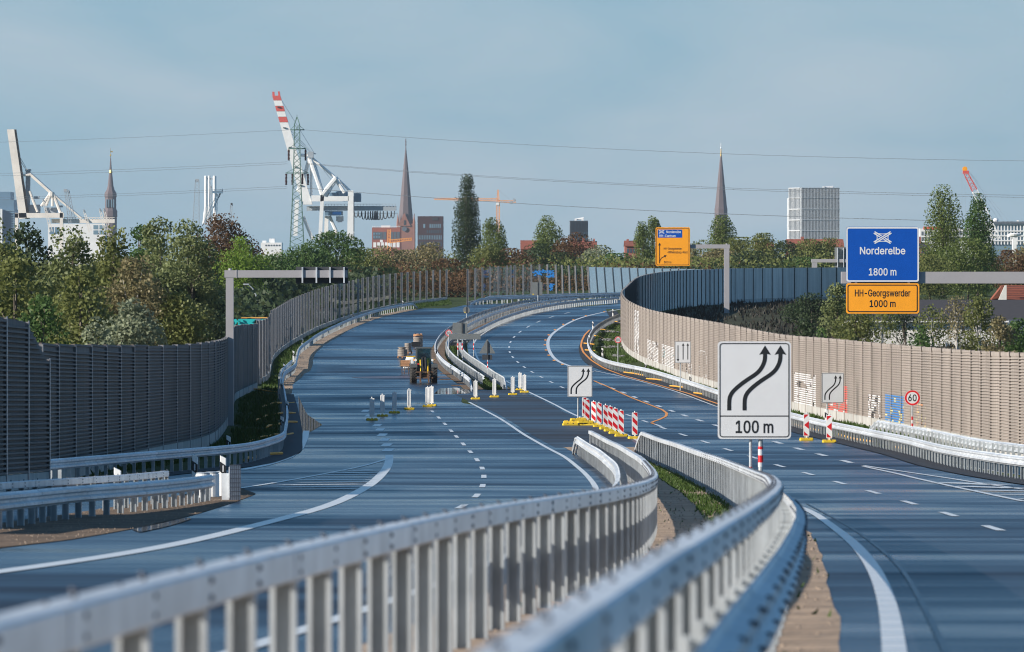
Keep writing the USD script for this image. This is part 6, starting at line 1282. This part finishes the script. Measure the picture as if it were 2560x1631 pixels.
mast = [B(d, 776, 383, 762, 440, 1.0), B(d, 776, 398, 806, 487, 1.1, -4), B(d, 780, 396, 806, 487, 1.1, 6), B(d, 762, 440, 744, 480, 1.0), B(d, 778, 400, 778, 490, .7), B(d, 780, 396, 840, 446, .8), B(d, 752, 388, 776, 390, .8)]
obj('mast', cat(mast), 'white_paint', t); obj('mast_head', cat([bx(X_(770, d), X_(784, d), d - 3, d + 3, Z_(395, d), Z_(380, d)), bx(X_(768, d), X_(790, d), d - 2, d + 2, Z_(386, d), Z_(384, d))]), 'crane_grey', t)
obj('brace', cat([B(d, 840, 446, 806, 487, 1.2, -4), B(d, 840, 446, 812, 492, 1.2, 5), B(d, 838, 446, 862, 482, 1.0, -3), B(d, 842, 446, 875, 478, .7, 4), B(d, 838, 443, 840, 456, 1.4)]), 'white_paint', t)
obj('stay', cat([B(d, 700, 245, 786, 384, .12, 2, 4), B(d, 720, 320, 784, 384, .14, 0, 4), B(d, 724, 330, 782, 386, .14, 2, 4), B(d, 788, 400, 838, 462, .10, 0, 4)]), 'crane_grey', t)
obj('portal_beam', cat([bx(X_(779, d), X_(806, d), d - 4, d - 1, Z_(504, d), Z_(489, d)), bx(X_(806, d), X_(872, d), d - 4, d - 1, Z_(503, d), Z_(491, d)), bx(X_(779, d), X_(872, d), d + 14, d + 17, Z_(503, d), Z_(491, d))]), 'white_paint', t)
for pts in ([(802, 487), (811, 487), (805, 600), (796, 600)], [(871, 477), (884, 477), (884, 600), (868, 600)], [(738, 500), (748, 500), (744, 590), (734, 590)]): obj('leg', slab(d, pts, 3.0, -4), 'white_paint', t)
for pts in ([(810, 540), (819, 540), (818, 600), (807, 600)], [(878, 490), (884, 490), (884, 600), (876, 600)]): obj('leg', slab(d, pts, 3.0, 14), 'white_paint', t)
obj('leg_brace', B(d, 758, 542, 782, 600, .9), 'white_paint', t); obj('leg_brace', B(d, 822, 540, 842, 585, .9, 10), 'white_paint', t)
obj('runway_girder', cat([bx(X_(766, d), X_(990, d), d + 3, d + 5, Z_(527, d), Z_(516, d)), bx(X_(770, d), X_(990, d), d + 9, d + 11, Z_(526, d), Z_(515, d))] + [bx(X_(x, d), X_(x + .7, d), d + 2.6, d + 3, Z_(516, d), Z_(510, d)) for x in range(812, 990, 8)] + [bx(X_(812, d), X_(985, d), d + 2.6, d + 2.9, Z_(511, d), Z_(510.2, d)), bx(X_(884, d), X_(994, d), d + 2.4, d + 2.7, Z_(534, d), Z_(533, d))]), 'crane_grey', t)
obj('machine_house', cat([bx(X_(885, d), X_(902, d), d, d + 10, Z_(505, d), Z_(483, d)), bx(X_(824, d), X_(842, d), d, d + 8, Z_(490, d), Z_(482, d)), lathe([(2.4, Z_(492, d)), (2.4, Z_(481, d)), (1.2, Z_(478, d))], 12, X_(846, d), d + 3), lathe([(2.4, Z_(492, d)), (2.4, Z_(481, d)), (1.2, Z_(478, d))], 12, X_(858, d), d + 3)]), 'facade_blue', t)
obj('trolley', cat([bx(X_(812, d), X_(856, d), d + 1, d + 9, Z_(539, d), Z_(528, d))]), 'facade_blue', t); obj('trolley_sign', bx(X_(831, d), X_(853, d), d + .7, d + 1, Z_(537, d), Z_(530, d)), 'paint_blue', t)
obj('cab', cat([bx(X_(840, d), X_(858, d), d + 2, d + 7, Z_(553, d), Z_(541, d)), bx(X_(843, d), X_(855, d), d + 2, d + 7, Z_(556, d), Z_(553, d))]), 'crane_grey', t)
fest = []
for x0, x1, yb_ in [(885, 895, 543), (895, 904, 543), (904, 913, 548), (913, 920, 549), (920, 926, 549), (926, 931, 549.5), (931, 935, 549.5), (935, 938, 549.5), (938, 941, 549.5), (941, 944, 549.5), (944, 950, 549.5), (950, 958, 549), (958, 968, 547), (968, 978, 545), (978, 986, 545)]:
    k = np.linspace(0, 1, 11); fest.append(tube([(X_(x0 + (x1 - x0) * q, d), d + 2, Z_(528 + (yb_ - 528) * (1 - (2 * q - 1) ** 4) ** .9, d)) for q in k], .26, 4))
obj('festoon_cable', cat(fest), 'dark_back', t)
obj('spreader', cat([bx(X_(817, d), X_(824, d), d, d + 2, Z_(587, d), Z_(580, d)), bx(X_(832, d), X_(838, d), d, d + 2, Z_(587, d), Z_(580, d)), lathe([(1.2, Z_(593, d)), (2.4, Z_(589, d)), (1.2, Z_(586, d))], 10, X_(829, d), d)]), 'crane_red', t)
# pale rusty crane at the left edge
d = 3500.0; t = thing('container_crane', 'weathered pale crane with tall leaning boom at the left edge', 'crane')
obj('boom', cat([slab(d, [(18, 324), (36, 324), (68, 545), (49, 549)], 5.0, -2)]), 'rusty_white', t); obj('boom_side', slab(d, [(36.5, 324), (40, 324), (72, 540), (68.5, 545)], 4.0, -1), 'rust_steel', t)
obj('mast', cat([slab(d, [(63, 426), (74, 426), (72, 548), (61, 548)], 3.0, 4), bx(X_(62, d), X_(75, d), d + 3, d + 9, Z_(428, d), Z_(423, d))]), 'crane_grey', t)
obj('stay', cat([B(d, 51, 395, 68, 425, .25, 0, 4), B(d, 49, 400, 66, 428, .25, 2, 4), B(d, 74, 434, 128, 482, 1.0), B(d, 128, 482, 204, 546, .7), B(d, 58, 438, 74, 438, .8)]), 'rusty_white', t)
obj('brace', cat([B(d, 128, 482, 115, 515, .8), B(d, 130, 482, 131, 516, .8), B(d, 132, 482, 152, 534, .9), B(d, 126, 484, 103, 516, .8), B(d, 74, 478, 94, 530, .8), B(d, 128, 480, 128, 492, 1.4)]), 'rusty_white', t)
obj('portal', cat([bx(X_(38, d), X_(160, d), d - 2, d + 1, Z_(545, d), Z_(533, d)), bx(X_(38, d), X_(46, d), d - 2, d + 1, zg(d), Z_(534, d)), bx(X_(150, d), X_(158, d), d - 2, d + 1, zg(d), Z_(530, d))]), 'rusty_white', t)
obj('machine_house', cat([bx(X_(72, d), X_(98, d), d + 3, d + 10, Z_(533, d), Z_(512, d)), bx(X_(112, d), X_(141, d), d + 3, d + 10, Z_(540, d), Z_(519, d)), bx(X_(85, d), X_(98, d), d + 1, d + 3, Z_(498, d), Z_(491, d)), bx(X_(143, d), X_(156, d), d + 1, d + 3, Z_(519, d), Z_(514, d))]), 'crane_grey', t)
obj('rear_girder', cat([bx(X_(128, d), X_(286, d), d + 2, d + 6, Z_(558, d), Z_(548, d))] + [bx(X_(x, d), X_(x + 1.2, d), d + 2, d + 3, Z_(550, d), Z_(544, d)) for x in range(160, 286, 7)] + [bx(X_(160, d), X_(286, d), d + 2, d + 2.5, Z_(545, d), Z_(543.6, d))]), 'rusty_white', t)
d = 3600.0; t = block('harbour_shed', 'white harbour shed below the weathered crane on the left', 'building', 3600.0, 120, 262, 560, 20, 'white_paint'); win(t, d, 232, 262, 562, 588, 2, 2, 'window_blue', .2, .2); win(t, d, 122, 150, 566, 588, 2, 1, 'facade_blue', .2, .2)
for i, (x0, y0, x1, y1, lb) in enumerate([(163, 476, 175, 560, 'thin grey mast crane right of the weathered crane'), (171, 478, 184, 548, 'leaning jib beside the thin grey mast crane'), (210, 527, 226, 580, 'short pale derrick left of the dark spire foot'), (250, 524, 266, 590, 'pale leaning derrick directly left of the dark spire'), (260, 524, 276, 590, 'second pale derrick crossing the foot of the dark spire'), (108, 500, 128, 580, 'pale leaning derrick below the weathered crane brace')]):
    t = thing('derrick', lb, 'derrick'); obj('mast', lattice(3300, x1, y1, x0, y0, 1.5, .9, 9, .16), 'crane_grey' if i < 2 else 'rusty_white', t); obj('head', bx(X_(x0 - 3.5 if i == 0 else x0 - 1.5, 3300), X_(x0 + 5 if i == 0 else x0 + 1.5, 3300), 3299, 3301, Z_(y0 + 4, 3300), Z_(y0 - 3, 3300)), 'crane_grey', t)
# power station chimneys
d = 5000.0; t = thing('power_station', 'three white chimneys of a power station on the left skyline', 'chimneys')
for x, y1, r_ in ((514.5, 519, 4.1), (523, 530, 3.2), (536.5, 525, 4.4)): obj('chimney', lathe([(r_ * d / FPX, Z_(y1, d)), (r_ * d / FPX, Z_(441, d)), (r_ * .9 * d / FPX, Z_(440, d))], 14, X_(x, d), d), 'white_paint', t); 
for x, x2 in ((514.5, 510), (536.5, 540), (523, 523)): obj('support', cat([B(d, x, 519, x2, 560, 1.3), B(d, x, 519, 2 * x - x2 + 3, 560, 1.0)]), 'white_paint', t)
obj('link', bx(X_(514, d), X_(537, d), d - .5, d + .5, Z_(449, d), Z_(446, d)), 'crane_grey', t)
d = 3400.0; t = thing('loading_crane', 'blue luffing head with platform right of the white chimneys', 'crane')
obj('platform', cat([bx(X_(531, d), X_(557, d), d - 2, d + 2, Z_(484, d), Z_(477, d)), bx(X_(532, d), X_(557, d), d - 2, d + 2, Z_(475, d), Z_(474, d)), bx(X_(555, d), X_(557, d), d - 1, d + 1, Z_(480, d), Z_(472, d))]), 'facade_blue', t); obj('lattice', cat([lattice(d, 512, 560, 545, 486, 1.6, 1.4, 8, .18), lattice(d, 540, 530, 541, 486, 1.3, 1.3, 5, .16), B(d, 551, 484, 533, 520, .4)]), 'facade_blue', t)
for i, (x0, y0, x1, y1, w0, w1, lb) in enumerate([(493, 450, 490, 560, 2.0, 3.6, 'grey lattice crane tower left of the white chimneys'), (527, 467, 524, 560, 1.2, 1.6, 'slim grey lattice mast between the white chimneys'), (579, 510, 575, 560, 1.0, 1.2, 'small dark lattice jib above the reddish tree')]):
    t = thing('crane_tower', lb, 'crane tower'); obj('lattice', lattice(3400, x1, y1, x0, y0, w1, w0, 12, .16), 'crane_grey', t); obj('head', bx(X_(x0 - 4.5 if i == 0 else x0 - 2, 3400), X_(x0 + 4.5 if i == 0 else x0 + 2, 3400), 3399, 3401, Z_(y0 + (5 if i == 0 else 3), 3400), Z_(y0 - 2, 3400)), 'crane_grey' if i < 2 else 'dark_back', t)
# orange tower cranes
d = 4200.0; t = thing('tower_crane', 'orange tower crane with long jib behind the dark columnar poplar', 'crane')
obj('mast', lattice(d, 1245, 600, 1245, 508, 2.2, 2.2, 20, .28), 'crane_orange', t); obj('tower_head', lattice(d, 1245, 506, 1245, 475, 2.0, .5, 7, .26), 'crane_orange', t)
obj('jib', cat([lattice(d, 1245, 500, 1085, 497.5, 1.7, 1.0, 34, .26)]), 'crane_orange', t); obj('counter_jib', lattice(d, 1245, 504, 1290, 504, 1.4, 1.4, 8, .26), 'crane_orange', t)
obj('cab', cat([bx(X_(1240, d), X_(1248, d), d - 2, d + 1, Z_(513, d), Z_(507, d))]), 'white_paint', t); obj('counterweight', cat([bx(X_(1274, d), X_(1282, d), d - 1, d + 1, Z_(510, d), Z_(504, d)), bx(X_(1283, d), X_(1289, d), d - 1, d + 1, Z_(503, d), Z_(497, d))]), 'crane_grey', t); obj('stay', cat([B(d, 1246, 476, 1278, 502, .10, 0, 4)]), 'crane_grey', t)
d = 3000.0; t = thing('tower_crane', 'low orange crane with jib before the brick church tower', 'crane')
obj('mast', lattice(d, 972, 640, 973, 574, 1.5, 1.3, 10, .24), 'crane_orange', t); obj('jib', lattice(d, 973, 604, 1030, 598, 1.5, 1.0, 10, .26), 'crane_orange', t); obj('counterweight', cat([bx(X_(950, d), X_(957, d), d - 1, d + 1, Z_(606, d), Z_(600, d)), bx(X_(969, d), X_(976, d), d - 1, d + 1, Z_(616, d), Z_(608, d))]), 'white_paint', t)
d = 1900.0; t = thing('crawler_crane', 'crawler crane jib, red then white lattice, behind the narrow poplar', 'crane')
obj('jib', lattice(d, 2437, 478, 2492, 600, 1.6, 2.2, 14, .16), 'white_paint', t); obj('jib_top', lattice(d, 2415, 434, 2436.5, 476.5, 1.3, 1.6, 6, .15), 'crane_red', t)
obj('head', cat([bx(X_(2407, d), X_(2422, d), d - .6, d + .6, Z_(435, d), Z_(427, d))]), 'crane_red', t); w_ = lathe([(.2, -.3), (.8, -.28), (.8, .28), (.2, .3)], 16); w_.apply_transform(trimesh.transformations.rotation_matrix(np.pi / 2, [1, 0, 0])); w_.apply_translation((X_(2412, d), d - .2, Z_(423, d))); obj('sheave', w_, 'sign_orange', t)
obj('rope', cat([B(d, 2422, 428, 2528, 562, .035, 0, 4), B(d, 2424, 432, 2516, 560, .035, 1, 4), B(d, 2425, 440, 2505, 560, .03, 2, 4), B(d, 2405, 430, 2405, 560, .03, 0, 4), B(d, 2412, 432, 2414, 560, .03, 0, 4)]), 'crane_grey', t)
# lattice pylon and its lines
d = 1500.0; t = thing('lattice_pylon', 'green lattice power pylon in front of the white container crane', 'pylon')
def pylon_body():
    ms = []; H = [(620, 17.5), (560, 14.5), (500, 11.5), (440, 9), (380, 7.5), (312, 6.5), (293, .6)]; k = d / FPX; cx = 742.5
    c = lambda i, q: (X_(cx, d) + (1, 1, -1, -1)[i] * H[q][1] * k, d + (1, -1, -1, 1)[i] * H[q][1] * k, Z_(H[q][0], d))
    for q in range(len(H) - 1):
        for i in range(4):
            j = (i + 1) % 4; ms.append(bar(c(i, q), c(i, q + 1), .13, 4))
            n = 4 if q < 5 else 1; a0, a1, b0, b1 = map(np.array, (c(i, q), c(i, q + 1), c(j, q), c(j, q + 1)))
            for w in range(n):
                f0, f1 = w / n, (w + 1) / n; ms.append(bar(a0 + (a1 - a0) * f0, b0 + (b1 - b0) * f1, .065, 4)); ms.append(bar(b0 + (b1 - b0) * f0, a0 + (a1 - a0) * f1, .065, 4))
    ms.append(bar((X_(cx, d), d, Z_(294, d)), (X_(cx, d), d, Z_(287, d)), .06, 4)); return cat(ms)
obj('lattice', pylon_body(), 'pylon_green', t)
for y_, x0, x1 in ((325, 726, 761), (372, 721, 765), (433, 714, 772)):
    obj('cross_arm', cat([bx(X_(x0, d), X_(x1, d), d - .25, d + .25, Z_(y_ + 1.3, d), Z_(y_ - 1.3, d)), B(d, x0, y_, 738, y_ - 12, .08, 0, 4), B(d, x1, y_, 747, y_ - 12, .08, 0, 4)]), 'pylon_green', t)
for x, y_, L in ((722, 374, 28), (764, 374, 28), (715.5, 435, 28), (731, 435, 28), (770, 435, 28), (756, 435, 26)):
    obj('insulator', lathe([(.12, Z_(y_ + L, d))] + [(.34 if k % 2 else .16, Z_(y_ + L - k * L / 16, d)) for k in range(1, 16)] + [(.12, Z_(y_, d))], 8, X_(x, d), d), 'insulator', t)
def wire(label, a, b, sag, r=.045):
    """a, b: (px, py, d)."""
    P, Q = (np.array([X_(x, dd), dd, Z_(y, dd)]) for x, y, dd in (a, b)); k = np.linspace(0, 1, 40)[:, None]; p = P + (Q - P) * k; p[:, 2] -= sag * 4 * (k * (1 - k))[:, 0]
    obj('power_line', tube(p, r, 4), 'wire', label=label, cat='power line')
for lb, ya, yb_ in [('uppermost power line right of the pylon', 325, 402), ('upper wire of the middle line pair right of the pylon', 409, 488), ('lower wire of the middle line pair right of the pylon', 411, 493.5), ('lowest power line right of the pylon', 471, 556)]:
    wire(lb, (761 if ya < 400 else 768, ya, 1500), (2680, yb_ + 2, 1250), 1.55 * 1.0, .04 if ya < 450 else .055)
for lb, ya, yb_ in [('uppermost power line left of the pylon', 325, 356), ('upper wire of the middle line pair left of the pylon', 405, 434), ('lower wire of the middle line pair left of the pylon', 410, 440), ('upper wire of the lowest line pair left of the pylon', 466, 494), ('lower wire of the lowest line pair left of the pylon', 471, 499)]:
    wire(lb, (726 if ya < 400 else 718, ya, 1500), (-120, yb_ + 3, 1750), .35, .035)

# ------------------------------------------------------------------ the hazy air
M['haze'] = usdkit.material(stage, '/World/Looks/haze', {'v': ('principled_volume', {'color': (.80, .88, .95), 'density': 3.1e-5, 'anisotropy': .25})}, volume='v.volume')
obj('haze', bx(-4100, 4100, -45, 13950, -1.6, 175), 'haze', kind='stuff', label='thin haze lying over the whole view to the skyline', cat='haze')
